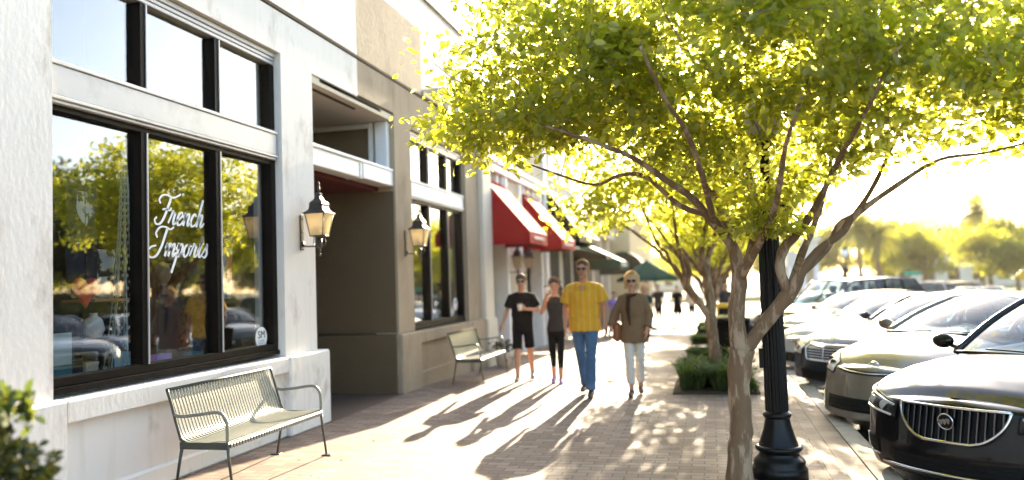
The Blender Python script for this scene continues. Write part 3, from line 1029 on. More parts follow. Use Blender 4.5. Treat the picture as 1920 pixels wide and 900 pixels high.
M_let = mat('white_vinyl', (0.85, 0.85, 0.84), .5)
M_ink = mat('black_ink', (.03, .03, .03), .5)
gx = -4.734
bb = script_word('French', 6.08, 2.235, .74, .118, gx, .0150, .0075)
o1 = W(bb, 'vinyl_lettering', M_let, wb)
bb = script_word('Imports', 6.03, 1.945, .84, .118, gx, .0150, .0075)
o1 = W(bb, 'vinyl_lettering', M_let, wb)
# round SM sticker
st = thing('round_sticker', 'round white SM sticker at the lower right of the lettered window', 'sticker', (gx, 7.79, 1.10))
MB().lathe([(.115, 0), (.115, .002)], 40, (0, 0, 0), 'x').build('disc', M_let, st)
Mt = Matrix.Translation((.0045, 0, .030)) @ Matrix(((0, 0, 1, 0), (1, 0, 0, 0), (0, 1, 0, 0), (0, 0, 0, 1)))
text_mesh('letters', 'SM', .115, M_ink, st, Mt, .001)
b = MB()
for k, wv in enumerate((.055, .065, .06, .045)):
    b.box(.0022, .004, -wv, wv, -.03 - .018 * k, -.026 - .018 * k)
b.build('small_print_lines', M_ink, st)
st2 = copy_tree(st); st2.location = (gx, 14.62, 1.22); st2['label'] = 'round white sticker low on the glass of the second shop window'

def simple(name, label, cat, loc, parts, group=None):
    t = thing(name, label, cat, loc, 0, group)
    for pn, bm, m in parts:
        bm.build(pn, m, t)
    return t
m_wood = mat('orange_wood', (.45, .20, .07), .5, var=.2, vscale=12)
m_teal = mat('teal_print', (.02, .16, .20), .6)
m_bluep = mat('pale_blue_paper', (.25, .48, .62), .6)
m_pink = mat('pink_pattern', (.62, .12, .38), .6, stain=(.30, .22, .70), stain_scale=18, stain_lo=.45, stain_hi=.5)
m_navy = mat('navy_cloth', (.02, .025, .05), .9, var=.3)
m_bwp = mat('black_white_print', (.75, .75, .74), .7, stain=(.02, .02, .02), stain_scale=11, stain_lo=.48, stain_hi=.52)
m_heart = mat('red_satin', (.62, .03, .03), .35, var=.15)
m_skin_f = mat('mannequin_tone', (.30, .20, .13), .6)
m_kite = mat('coloured_banner', (.15, .35, .55), .6, stain=(.65, .12, .12), stain_scale=7, stain_lo=.45, stain_hi=.52)
m_bead = mat('crystal_beads', (.62, .68, .66), .2, metal=.4)
# heart cushion
b = MB(); hp = []
for k in range(28):
    a = 2 * math.pi * k / 28
    hp.append((.0088 * 16 * math.sin(a) ** 3, .0088 * (13 * math.cos(a) - 5 * math.cos(2 * a) - 2 * math.cos(3 * a) - math.cos(4 * a))))
rows = []
for u, s in ((-.04, .0), (-.035, .55), (-.02, .86), (0, 1.0), (.02, .86), (.035, .55), (.04, .0)):
    rows.append([(u, s * p[0], s * p[1]) for p in hp])
b.grid(rows, closed=True)
simple('heart_cushion', 'red satin heart hanging inside the big shop window', 'cushion', (-4.93, 5.50, 1.66), [('cushion', b, m_heart), ('hanging_cord', MB().tube([(0, 0, .1), (0, 0, 2.7)], .003, 4), M_frame)])
# beaded lattice tower
b = MB()
for k in range(8):
    a = 2 * math.pi * k / 8
    b.tube(crom([(.20 * math.cos(a), .20 * math.sin(a), 0), (.13 * math.cos(a), .13 * math.sin(a), .5), (.07 * math.cos(a), .07 * math.sin(a), 1.1), (.02 * math.cos(a), .02 * math.sin(a), 2.0)], 5), .006, 4)
for i in range(34):
    z = i * .058; r = np.interp(z, [0, .5, 1.1, 2.0], [.20, .13, .07, .02])
    for k in range(14):
        a = 2 * math.pi * (k + .5 * (i % 2)) / 14
        b.ell((r * math.cos(a), r * math.sin(a), z), (.010, .010, .015), 5, 4)
simple('lattice_tower', 'tall pale beaded lattice tower ornament behind the left window pane', 'ornament', (-5.05, 6.10, .80), [('lattice', b, m_bead)])
b = MB().bbox(-.17, .17, -.32, .32, 0, .025, .004)
c_ = MB().bbox(-.012, .012, -.30, -.276, -.78, 0, .003).bbox(-.012, .012, .276, .30, -.78, 0, .003)
s1 = simple('display_shelf', 'upper orange wooden shelf inside the left window pane', 'shelf', (-5.15, 5.98, 1.56), [('board', b, m_wood), ('uprights', c_, M_frame)])
s2 = simple('display_shelf', 'lower orange wooden shelf inside the left window pane', 'shelf', (-5.12, 5.85, 1.22), [('board', MB().bbox(-.17, .17, -.36, .36, 0, .025, .004), m_wood), ('uprights', MB().bbox(-.012, .012, -.34, -.316, -.42, 0, .003).bbox(-.012, .012, .316, .34, -.42, 0, .003), M_frame)])
def drape(w_, h_, seed, fold=.02):
    rnd = random.Random(seed); ph = rnd.uniform(0, 6)
    b = MB(); rows = []
    for i in range(12):
        z = -h_ * i / 11
        rows.append([(fold * math.sin(ph + k * 1.3 + .15 * i), w_ * (k / 10 - .5) * (1 + .05 * math.sin(i)), z) for k in range(11)])
    b.grid(rows); b.grid([[(p[0] - .006, p[1], p[2]) for p in r] for r in rows])
    return b
simple('printed_towel', 'black and white printed towel hanging above the upper shelf', 'towel', (-5.2, 5.92, 2.02), [('cloth', drape(.42, .45, 3), m_bwp)])
simple('crest_banner', 'black banner with pale crest patch hanging high in the left pane', 'banner', (-5.15, 5.72, 2.62), [('cloth', drape(.34, .9, 5, .01), m_navy), ('pale_patch', MB().prism([(-.09, -.12), (.09, -.12), (.10, -.30), (0, -.42), (-.10, -.30)], 'x', .022, .028), m_bwp)])
b = MB().bbox(-.006, .006, -.19, .19, 0, .52, .002)
simple('framed_notice', 'pale notice card with a teal band in the lower left window corner', 'sign', (-4.95, 5.18, .81), [('card', b, mat('pale_card', (.50, .58, .60), .6)), ('teal_band', MB().box(.007, .010, -.188, .188, .13, .27), m_teal)])
simple('blue_card', 'pale blue folded card standing on the window deck', 'card', (-5.0, 6.02, .81), [('card', MB().prism([(-.10, 0), (.10, 0), (.07, .30), (-.13, .33)], 'x', -.004, .004), m_bluep)])
simple('gift_bag', 'pink and violet patterned gift bag at the foot of the lettered pane', 'bag', (-5.02, 6.42, .81), [('bag', MB().bbox(-.06, .06, -.20, .20, 0, .24, .01), m_pink), ('handle', MB().tube(crom([(0, -.08, .23), (0, -.06, .33), (0, .06, .33), (0, .08, .23)], 5), .005, 5), M_frame)])
def bustform(name, label, loc, m1, m2):
    b = MB()
    b.lathe([(.0, .55), (.10, .56), (.155, .62), (.14, .72), (.125, .80), (.16, .95), (.185, 1.05), (.16, 1.12), (.06, 1.17), (.045, 1.24)], 18)
    h = MB(); h.ell((0, 0, 1.36), (.085, .075, .115), 14, 10); h.lathe([(.045, 1.2), (.04, 1.3)], 10)
    p = MB().tube([(0, 0, 0), (0, 0, .56)], .016, 8).lathe([(.16, 0), (.15, .02), (.03, .04)], 18)
    return simple(name, label, 'mannequin', loc, [('torso', b, m1), ('head', h, m2), ('stand', p, M_frame)])
bustform('dress_form', 'dark clothed mannequin bust behind the lettered pane', (-5.2, 6.80, .45), m_navy, m_skin_f)
bustform('dress_form', 'brown patterned mannequin bust beside the middle mullion', (-5.25, 7.30, .50), mat('brown_weave', (.16, .09, .05), .8, stain=(.03, .02, .015), stain_scale=14, stain_lo=.48, stain_hi=.53), m_navy)
simple('hanging_banner', 'blue and red painted banner hanging in the right window pane', 'banner', (-5.02, 7.60, 2.08), [('cloth', drape(.22, .55, 9, .015), m_kite), ('pole', MB().tube([(-.01, 0, -1.3), (-.01, 0, .05)], .008, 6), M_frame)])
for i, (yy, zz, hh, mm, lb) in enumerate([(5.55, .81, .26, m_navy, 'dark square tin on the window deck beside the notice card'), (5.72, .81, .22, mat('cream_box', (.6, .55, .4), .6), 'cream gift box on the window deck left of the tower'), (7.15, .81, .17, m_teal, 'teal gift box on the deck behind the middle mullion')]):
    simple('gift_box', lb, 'box', (-5.12, yy, zz), [('box', MB().bbox(-.06, .06, -.07, .07, 0, hh, .006), mm), ('lid', MB().bbox(-.065, .065, -.075, .075, hh, hh + .03, .006), mm)])
b = MB(); b.lathe([(.0, 0), (.06, .01), (.09, .08), (.07, .16), (.03, .2), (.035, .22)], 16)
simple('ceramic_vase', 'pale ceramic vase on the lower wooden shelf', 'vase', (-5.12, 5.80, 1.246), [('vase', b, M_whiter)])
simple('ceramic_vase', 'pale ceramic vase on the upper wooden shelf', 'vase', (-5.15, 5.95, 1.586), [('vase', MB().lathe([(.0, 0), (.05, .01), (.07, .06), (.05, .14), (.03, .17), (.04, .19)], 16), M_whiter)])
simple('round_table', 'dark round table inside the second shop window', 'table', (-5.4, 13.6, .70), [('top', MB().lathe([(.4, .5), (.4, .53)], 20), m_navy), ('pedestal', MB().lathe([(.2, 0), (.03, .04), (.03, .5)], 12), M_frame)])
# ------------------------------------------------------------------ trees
LIMBS = dict(
 trunk=([(-0.02, 0.0, -0.12), (0.0, 0.0, 0.25), (0.02, 0.0, 0.43), (0.015, -0.01, 0.76), (0.05, -0.01, 1.03)], (.110, .092, .086, .084, .098)),
 A=([(0.04, -0.01, 0.98), (0.02, -0.03, 1.3), (0.055, -0.05, 1.59), (0.01, -0.13, 1.84), (-0.12, -0.23, 2.01), (-0.27, -0.38, 2.2), (-0.44, -0.53, 2.32), (-0.65, -0.73, 2.47), (-0.89, -0.93, 2.57), (-1.3, -1.1, 2.72)], (.078, .068, .062, .046, .034, .028, .024, .019, .015, .008)),
 A2=([(0.05, -0.05, 1.56), (0.17, 0.07, 1.82), (0.22, 0.27, 2.11), (0.19, 0.47, 2.44), (0.14, 0.67, 2.89), (0.06, 0.87, 3.42)], (.046, .042, .036, .028, .020, .010)),
 A3=([(0.01, -0.13, 1.82), (-0.05, -0.03, 2.1), (-0.15, 0.17, 2.36), (-0.31, 0.37, 2.69), (-0.6, 0.57, 3.12), (-1.0, .8, 3.45)], (.034, .030, .026, .021, .015, .008)),
 A4=([(0.01, -0.13, 1.84), (-0.12, -0.18, 2.05), (-0.37, -0.13, 2.17), (-0.64, -0.03, 2.43), (-0.86, 0.07, 2.46), (-1.07, 0.17, 2.41), (-1.38, 0.27, 2.52), (-1.9, .4, 2.75)], (.034, .026, .022, .019, .016, .013, .010, .006)),
 A5=([(-0.12, -0.23, 2.01), (-0.17, -0.63, 2.25), (-0.26, -1.13, 2.53), (-0.4, -1.53, 2.74), (-.5, -1.9, 2.95)], (.026, .022, .018, .012, .007)),
 B=([(0.06, -0.01, 1.0), (0.22, -0.03, 1.22), (0.42, -0.08, 1.46), (0.51, -0.13, 1.62), (0.63, -0.13, 1.77), (0.8, -0.18, 1.9), (0.89, -0.23, 2.02), (1.17, -0.33, 2.22), (1.45, -0.33, 2.38), (1.76, -0.33, 2.41), (2.2, -.4, 2.5)], (.058, .058, .062, .040, .032, .030, .025, .020, .014, .010, .006)),
 B2=([(0.5, -0.12, 1.6), (0.7, -0.03, 1.78), (0.83, 0.07, 1.98), (0.94, 0.07, 2.05), (1.12, 0.17, 2.3), (1.32, 0.27, 2.68), (1.55, 0.37, 3.07), (1.8, .5, 3.4)], (.028, .026, .024, .021, .018, .014, .010, .006)),
 B3=([(0.42, -0.08, 1.44), (0.355, -0.13, 1.64), (0.39, -0.13, 1.8), (0.51, -0.23, 1.94), (0.61, -0.43, 2.11), (0.72, -0.73, 2.37), (0.83, -1.13, 2.61), (.95, -1.5, 2.9)], (.044, .038, .040, .036, .026, .020, .014, .008)),
 B4=([(0.42, -0.08, 1.46), (0.53, 0.07, 1.74), (0.65, 0.27, 1.96), (0.77, 0.47, 2.23), (0.91, 0.77, 2.66), (1.02, 1.07, 3.18)], (.036, .031, .027, .022, .016, .009)),
 C=([(0.055, -0.05, 1.56), (0.20, -0.33, 1.84), (0.30, -0.73, 2.1), (0.33, -1.23, 2.4), (0.4, -1.63, 2.64)], (.034, .028, .022, .016, .009)),
)
def leaf_batch(P, D, size, rng, curl=0.25):
    """P anchor points, D outward directions (n,3); makes folded leaf (4 quads->tris) with n leaves"""
    n = len(P)
    D = D / (np.linalg.norm(D, axis=1, keepdims=True) + 1e-9)
    A = D + rng.normal(0, .75, (n, 3)); A[:, 2] -= .15
    A /= np.linalg.norm(A, axis=1, keepdims=True)
    U = rng.normal(0, 1, (n, 3)); U[:, 2] += 1.2
    S = np.cross(A, U); S /= (np.linalg.norm(S, axis=1, keepdims=True) + 1e-9)
    N = np.cross(S, A)
    s = (size * rng.uniform(.45, 1.35, n))[:, None]
    c = rng.uniform(.0, curl, n)[:, None]
    w_ = s * .30
    p0 = P
    p1 = P + A * s * .30 + S * w_ * .85 + N * c * w_
    p2 = P + A * s * .68 + S * w_ * .80 + N * c * w_
    p3 = P + A * s - N * c * s * .35
    p4 = P + A * s * .68 - S * w_ * .80 + N * c * w_
    p5 = P + A * s * .30 - S * w_ * .85 + N * c * w_
    V = np.stack([p0, p1, p2, p3, p4, p5], 1).reshape(-1, 3)
    b = (np.arange(n) * 6)[:, None]
    F = np.concatenate([b + [0, 1, 2, 3], b + [0, 3, 4, 5]], 1).reshape(-1, 4)
    return V, F

def make_tree(name, seed, limbs, shape, ntw, per, lsize, lmat, bmat, skip=lambda p: False, tw_r=.006):
    """shape(rng,n)-> target points in crown. returns (trunk object, crown object) unparented"""
    rng = np.random.default_rng(seed)
    b = MB()
    nodes = []
    for k, (pts, rad) in limbs.items():
        Q = crom([tuple(p) + (r,) for p, r in zip(pts, rad)], 5)
        P3 = [(q[0], q[1], q[2]) for q in Q]
        rr_ = [max(.003, q[3] * (1 + .06 * math.sin(i * 1.7 + seed))) for i, q in enumerate(Q)]
        nn = 14 if k == 'trunk' else 8
        b.tube(P3, rr_, nn)
        if k != 'trunk':
            for i in range(len(P3) // 3, len(P3)):
                nodes.append(P3[i] + (rr_[i],))
    nodes = [n_ for n_ in nodes]
    T = shape(rng, ntw)
    N0 = np.array(nodes)
    d0 = np.array([np.min(np.linalg.norm(N0[:, :3] - t, axis=1)) for t in T])
    order = np.argsort(d0)
    NP = [tuple(x[:3]) for x in nodes]
    LP, LD = [], []
    for oi in order:
        t = T[oi]
        A = np.array(NP)
        dd = np.linalg.norm(A - t, axis=1) + .25 * np.maximum(0, A[:, 2] - t[2])
        j = int(np.argmin(dd))
        s = A[j]
        L = np.linalg.norm(t - s)
        if L < .05: continue
        mid = (s + t) / 2 + rng.normal(0, .08 * L, 3); mid[2] -= .04 * L
        q = crom([tuple(s), tuple(mid), tuple(t)], 4)
        r_ = tw_r * min(2.2, .5 + L)
        b.tube(q, list(np.linspace(r_, .0018, len(q))), 4, cap=False)
        for p in q[3:]:
            NP.append(p)
        # leaves along outer part
        qa = np.array(q)
        k = int(per * rng.uniform(.6, 1.4))
        u = rng.uniform(.25, 1.05, k) ** .8
        idx = np.clip(u * (len(qa) - 1), 0, len(qa) - 1.001)
        i0 = idx.astype(int)
        f = (idx - i0)[:, None]
        base = qa[i0] * (1 - f) + qa[i0 + 1] * f
        off = rng.normal(0, lsize * 1.5, (k, 3)); off[:, 2] *= .55
        # small side sprigs: leaves arranged in clusters
        nc = max(3, k // 9)
        cl = rng.normal(0, lsize * 3.0, (nc, 3)); cl[:, 2] *= .45
        ci = rng.integers(0, nc, k)
        base2 = base + cl[ci] * rng.uniform(.2, 1, (k, 1)) + off * .45
        LP.append(base2); LD.append(base2 - base + (t - s) * .3 / (L + .01) * lsize * 3)
    LP = np.concatenate(LP); LD = np.concatenate(LD)
    keep = np.array([not skip(p) for p in LP])
    LP, LD = LP[keep], LD[keep]
    V, F = leaf_batch(LP, LD, lsize, rng)
    tr = b.build('trunk', bmat, fixn=False)
    cr = np_mesh('crown', V, F, lmat)
    return tr, cr

def shape_main(rng, n):
    out = []
    # lobes give the uneven outline
    lobes = [(-1.68, -.1, 3.1, .58, .9, .42), (-1.35, -.6, 3.2, .9, .9, .62), (-1.1, .6, 3.5, .9, .9, .7), (-.4, -1.0, 3.3, .9, .8, .6), (0, 0, 3.45, 1.2, 1.3, .95),
             (.6, -1.2, 3.2, .9, .7, .6), (.9, .9, 3.5, 1.1, .9, .8), (1.5, -.2, 3.25, .95, 1.1, .72), (2.2, .1, 3.1, .75, .9, .55), (2.3, -.6, 2.75, .5, .5, .35), (1.2, -.7, 2.75, .9, .6, .42), (2.3, -.4, 2.45, .5, .5, .25), (.30, -.45, 1.98, .20, .18, .18),
             (0.35, -.5, 2.62, .8, .6, .38), (-.7, -.2, 2.95, .9, .8, .45), (-1.75, -.5, 2.78, .45, .5, .22), (.9, .3, 4.1, 1.3, 1.2, .5), (-.8, .2, 4.0, 1.2, 1.2, .5), (.25, -.35, 2.12, .22, .25, .20)]
    wts = np.array([l[3] * l[4] * l[5] for l in lobes]); wts /= wts.sum()
    wts = (wts + 1 / len(lobes) * .35); wts /= wts.sum()
    ch = rng.choice(len(lobes), n, p=wts)
    for i in ch:
        l = lobes[i]
        d = rng.normal(0, 1, 3); d /= np.linalg.norm(d)
        r = rng.uniform(.25, 1) ** .5
        out.append((l[0] + d[0] * l[3] * r, l[1] + d[1] * l[4] * r, l[2] + d[2] * l[5] * r))
    return np.array(out)
def skip_main(p):
    # keep the view under the crown open
    lim = 2.18 + .18 * max(0, abs(p[0] - .3) - .5)
    if -.05 < p[0] < .55 and p[1] < 0: lim = 1.90
    return p[2] < lim
tr1, cr1 = make_tree('t1', 11, LIMBS, shape_main, 1080, 52, .070, M_leaf, M_bark, skip_main)
TREES = [(.17, 6.53, 0, 1.0, 'multi-stemmed crape myrtle nearest the camera beside the black lamp post'),
         (.02, 12.1, 0.30, 1.0, 'second crape myrtle, growing from the bed with the widest green clump'),
         (0.0, 17.6, 2.2, .98, 'third crape myrtle along the pavement, just beyond the black litter bin'),
         (0.0, 23.0, 4.1, .98, 'fourth crape myrtle along the pavement'),
         (0.0, 28.4, 1.0, 1.0, 'fifth crape myrtle along the pavement'),
         (0.0, 34.0, 5.3, 1.0, 'sixth and farthest crape myrtle along the pavement')]
GT = 'crape myrtles planted along the kerb'
t0 = thing('crape_myrtle', TREES[0][4], 'tree', (TREES[0][0], TREES[0][1], 0), 0, GT)
tr1.parent = t0; cr1.parent = t0
# a second, different crown for the trees behind
def mirror_limbs(L, s=(-1, 1, 1), f=1.0):
    o = {}
    for k, (p, r) in L.items():
        o[k] = ([(a * s[0], b_ * s[1], c) for a, b_, c in p], r)
    return o
def shape_second(rng, n):
    p = shape_main(rng, n); p[:, 0] *= -1; p[:, 0] *= .80
    return p
L2 = mirror_limbs(LIMBS, (-.8, -1, 1))
L2['trunk'] = ([(0, 0, -.12), (.01, 0, .4), (-.02, 0, .8), (-.03, .01, 1.03)], (.10, .088, .08, .088))
L2['A'][0][0] = (-.03, 0, .98); L2['B'][0][0] = (-.035, 0, 1.0)
tr2, cr2 = make_tree('t2', 23, L2, shape_second, 470, 44, .080, M_leaf, M_bark, lambda p: p[2] < 2.05 + .1 * max(0, abs(p[0]) - .6))
t1_ = thing('crape_myrtle', TREES[1][4], 'tree', (TREES[1][0], TREES[1][1], zg(TREES[1][1])), TREES[1][2], GT)
tr2.parent = t1_; cr2.parent = t1_
for (x, y, rz, sc, lb) in TREES[2:]:
    c = copy_tree(t1_)
    c.location = (x, y, zg(y)); c.rotation_euler = (0, 0, rz); c.scale = (sc,) * 3
    c['label'] = lb

for (x, y, rz, lb) in ((.1, -5.0, 3.0, 'crape myrtle added just behind the camera to darken reflections'), (.1, -10.5, 1.2, 'crape myrtle added farther behind the camera to darken reflections')):
    c = copy_tree(t1_); c.location = (x, y, 0); c.rotation_euler = (0, 0, rz); c['label'] = lb  # unseen trees added so the car noses reflect darker surroundings
# ------------------------------------------------------------------ planting beds with lily turf
def turf_bed(label, x0, x1, y0, y1, seed, h=.26, n=900):
    t = thing('planting_bed', label, 'planting bed', ((x0 + x1) / 2, (y0 + y1) / 2, zg((y0 + y1) / 2)), 0, 'square planting beds at the feet of the trees')
    w_, d_ = (x1 - x0) / 2, (y1 - y0) / 2
    MB().bbox(-w_, w_, -d_, d_, -.05, .03, .01).build('soil', M_soil, t)
    rng = np.random.default_rng(seed)
    V, F = [], []
    k = 0
    for i in range(n):
        if i % 24 == 0: ccx, ccy, ch_ = rng.uniform(-w_ * .80, w_ * .80), rng.uniform(-d_ * .85, d_ * .85), rng.uniform(.45, 1.15)
        cx, cy = ccx + rng.normal(0, .045), ccy + rng.normal(0, .045)
        for j in range(5):
            a = rng.uniform(0, 6.28); L = h * ch_ * rng.uniform(.6, 1.4); le = rng.uniform(.25, .8)
            dx, dy = math.cos(a), math.sin(a)
            px, py = -dy * .007, dx * .007
            for s, (u, z, wd) in enumerate([(0, 0, 1), (le * .35, .62, 1.1), (le * .8, .92, .8), (le * 1.25, .80, .1)]):
                V.append((cx + dx * u * L + px * wd, cy + dy * u * L + py * wd, .02 + z * L))
                V.append((cx + dx * u * L - px * wd, cy + dy * u * L - py * wd, .02 + z * L))
            for s in range(3):
                F.append((k + 2 * s, k + 2 * s + 1, k + 2 * s + 3, k + 2 * s + 2))
            k += 8
    np_mesh('lily_turf', V, F, M_grassb, t)
    return t
turf_bed('grassy planting bed at the foot of the second crape myrtle', -.56, .60, 11.25, 12.9, 1, .30, 800)
turf_bed('grassy planting bed beyond the litter bin, third from the camera', -.56, .60, 16.9, 17.9, 2, .20, 600)
turf_bed('small grassy planting bed, third from the far end of the row', -.56, .60, 22.3, 23.3, 3, .20, 500)
turf_bed('small grassy planting bed, second from the far end of the row', -.56, .60, 27.7, 28.7, 4, .20, 450)
turf_bed('small grassy planting bed at the far end of the row', -.56, .60, 33.3, 34.3, 5, .20, 400)
# bright shrub sprig behind the near trunk
rng = np.random.default_rng(5)
P = rng.normal(0, 1, (420, 3)) * (.16, .14, .13) + (0, 0, .34)
V, F = leaf_batch(P, P - (0, 0, .1), .05, rng)
t = thing('leafy_shrub', 'small bright yellow-green shrub in the bed under the second crape myrtle', 'shrub', (.28, 12.3, zg(12.3)))
np_mesh('foliage', V, F, M_leafy, t)
b = MB()
for k in range(9):
    a = k * .7
    b.tube([(0, 0, 0), (.05 * math.cos(a), .05 * math.sin(a), .18), (.13 * math.cos(a), .12 * math.sin(a), .38)], [.006, .005, .003], 5)
b.build('stems', M_bark, t)
# potted shrub at the lower left
t = thing('potted_shrub', 'dark glossy shrub with young yellow-green tips at the lower left corner', 'shrub', (-2.95, 2.58, 0))
b = MB(); b.lathe([(.20, 0), (.27, .42), (.30, .44), (.30, .48), (.26, .48), (.25, .44), (0, .43)], 24); b.build('pot', mat('clay_pot', (.25, .17, .12), .8, var=.15, bump=.2), t)
rng = np.random.default_rng(7)
d = rng.normal(0, 1, (4200, 3)); d /= np.linalg.norm(d, axis=1, keepdims=True)
r_ = rng.uniform(.35, 1.0, (4200, 1)) ** .4
P = d * r_ * (.36, .36, .34) * (1 + .12 * np.sin(d[:, :1] * 7) * np.cos(d[:, 2:] * 6)) + (0, 0, .78)
V, F = leaf_batch(P, d, .050, rng, .5)
np_mesh('foliage', V, F, M_leafd, t)
P = []; D = []
for k in range(42):
    a = rng.uniform(0, 6.28); rr2 = rng.uniform(.0, .30)
    base = np.array((rr2 * math.cos(a), rr2 * math.sin(a), .84 + .34 * math.sqrt(max(0, 1 - (rr2 / .42) ** 2))))
    for j in range(16):
        P.append(base + rng.normal(0, .018, 3) + (0, 0, .007 * j)); D.append(np.array((math.cos(j * 2.4), math.sin(j * 2.4), .35)))
V, F = leaf_batch(np.array(P), np.array(D), .055, rng, .3)
np_mesh('young_tips', V, F, M_leafy, t)
b = MB()
for k in range(12):
    a = k * .52
    b.tube([(0, 0, .4), (.10 * math.cos(a), .10 * math.sin(a), .62), (.24 * math.cos(a), .24 * math.sin(a), .9)], [.012, .009, .004], 5)
b.build('stems', M_bark, t)

# ------------------------------------------------------------------ lamp posts
def lamp_post(label, x, y, group='fluted black lamp posts'):
    t = thing('street_lamp', label, 'street lamp', (x, y, zg(y)), 0, group)
    b = MB()
    b.lathe([(.215, 0), (.215, .07), (.205, .085), (.195, .10), (.200, .125), (.190, .145), (.165, .165), (.150, .19), (.152, .205), (.172, .212), (.182, .228), (.178, .246), (.160, .255)], 36)
    b.build('base', M_black, t)
    b = MB()
    n = 16
    rows = []
    for z, r in [(.255, .158), (.27, .150), (.29, .142), (.33, .128), (.38, .112), (.43, .101), (.465, .096)]:
        rows.append([((r * (1 - (.035 if k % 4 in (0,) else 0))) * math.cos(2 * math.pi * k / (n * 2)), (r * (1 - (.035 if k % 4 == 0 else 0))) * math.sin(2 * math.pi * k / (n * 2)), z) for k in range(n * 2)])
    b.grid(rows, closed=True)
    b.lathe([(.096, .465), (.104, .472), (.110, .482), (.110, .498), (.104, .506), (.094, .512), (.090, .52)], 36)
    b.build('bell_collar', M_black, t)
    b = MB()
    nf = 20
    rows = []
    for z, r in [(.515, .090), (1.3, .086), (2.05, .080)]:
        ring = []
        for k in range(nf * 4):
            a = 2 * math.pi * k / (nf * 4)
            ring.append(((r - .006 * (1 if k % 4 in (1, 2) else 0)) * math.cos(a), (r - .006 * (1 if k % 4 in (1, 2) else 0)) * math.sin(a), z))
        rows.append(ring)
    b.grid(rows, smooth=False, closed=True)
    b.build('fluted_shaft', M_black, t)
    b = MB()
    b.lathe([(.082, 2.05), (.10, 2.06), (.10, 2.08), (.085, 2.09), (.085, 2.20), (.11, 2.22), (.11, 2.25), (.055, 2.28), (.040, 2.34), (.034, 2.62), (.06, 2.64), (.06, 2.68), (.05, 2.70)], 24)
    b.build('upper_shaft', M_black, t)
    b = MB(); b.lathe([(.05, 2.7), (.13, 2.75), (.16, 2.85), (.14, 2.96), (.10, 3.02), (.03, 3.04)], 20)
    b.build('globe', mat('frosted_globe', (.75, .75, .72), .3), t) if 'frosted_globe' not in MATS else b.build('globe', MATS['frosted_globe'], t)
    MB().lathe([(.11, 3.0), (.12, 3.03), (.06, 3.09), (.02, 3.14), (0, 3.19)], 16).build('cap', M_black, t)
    return t
lp = lamp_post('fluted black lamp post with flared base beside the nearest tree', .475, 6.75)
MB().bbox(-.118, -.078, -.03, .03, .86, 1.02, .006).build('junction_box', M_black, lp)
MB().bbox(.06, .19, -.05, .05, 2.03, 2.20, .02).build('bracket_knob', M_black, lp)
for yy, lb in ((23.2, 'black lamp post by the kerb beyond the row of nearest cars'), (40.0, 'farthest black lamp post by the kerb')):
    c = copy_tree(lp); c.location = (.75, yy, zg(yy)); c['label'] = lb

# litter bin
t = thing('litter_bin', 'black slatted litter bin standing behind the second crape myrtle', 'litter bin', (.33, 14.5, zg(14.5)))
b = MB()
for k in range(30):
    a = 2 * math.pi * k / 30
    P = crom([(.24 * math.cos(a), .24 * math.sin(a), .06), (.27 * math.cos(a), .27 * math.sin(a), .4), (.275 * math.cos(a), .275 * math.sin(a), .75), (.31 * math.cos(a), .31 * math.sin(a), .93)], 3)
    b.tube(P, .014, 4)
b.build('slats', M_black, t)
MB().lathe([(.31, .90), (.325, .92), (.31, .95), (.24, .96), (.17, 1.0), (.16, 1.0), (.16, .93)], 28).build('rim', M_black, t)
MB().lathe([(.20, .03), (.225, .06), (.25, .4), (.255, .88)], 24).build('liner', M_dark, t)
MB().lathe([(.12, 0), (.25, .01), (.25, .05), (.22, .07)], 24).build('base', M_black, t)
rng = np.random.default_rng(77)
n_l = 420
P = np.stack([rng.uniform(-3.9, 1.1, n_l), rng.uniform(4.5, 22, n_l) ** 1.0, np.zeros(n_l)], 1)
P[:, 2] = [zg(v) + .006 for v in P[:, 1]]
D = rng.normal(0, 1, (n_l, 3)); D[:, 2] = .02
V, F = leaf_batch(P, D, .04, rng, .1)
V[:, 2] = np.array([zg(v) for v in V[:, 1]]) + .004 + np.abs(V[:, 2] - np.repeat(P[:, 2], 6)) * .12
lf = np_mesh('fallen_leaves', V, F, leaf_mat('dry_leaf', (.20, .11, .04), (.35, .22, .07), (.2, .12, .03), (.3, .2, .05), .3))
tag(lf, 'dry leaves scattered over the brick pavement', kind='stuff')
# flower pot by the building corner
t = thing('flower_pot', 'small planter with green and red flowers beside the white corner pilaster', 'planter', (-4.15, 15.9, zg(15.9)))
MB().lathe([(.13, 0), (.18, .28), (.19, .30), (.16, .30), (0, .27)], 18).build('pot', M_pale, t)
rng = np.random.default_rng(9)
P = rng.normal(0, 1, (300, 3)) * (.12, .12, .07) + (0, 0, .38)
V, F = leaf_batch(P, P - (0, 0, .3), .06, rng); np_mesh('foliage', V, F, M_leafd, t)
P = rng.normal(0, 1, (60, 3)) * (.12, .12, .05) + (0, 0, .45)
V, F = leaf_batch(P, P - (0, 0, .3), .035, rng); np_mesh('flowers', V, F, M_red, t)

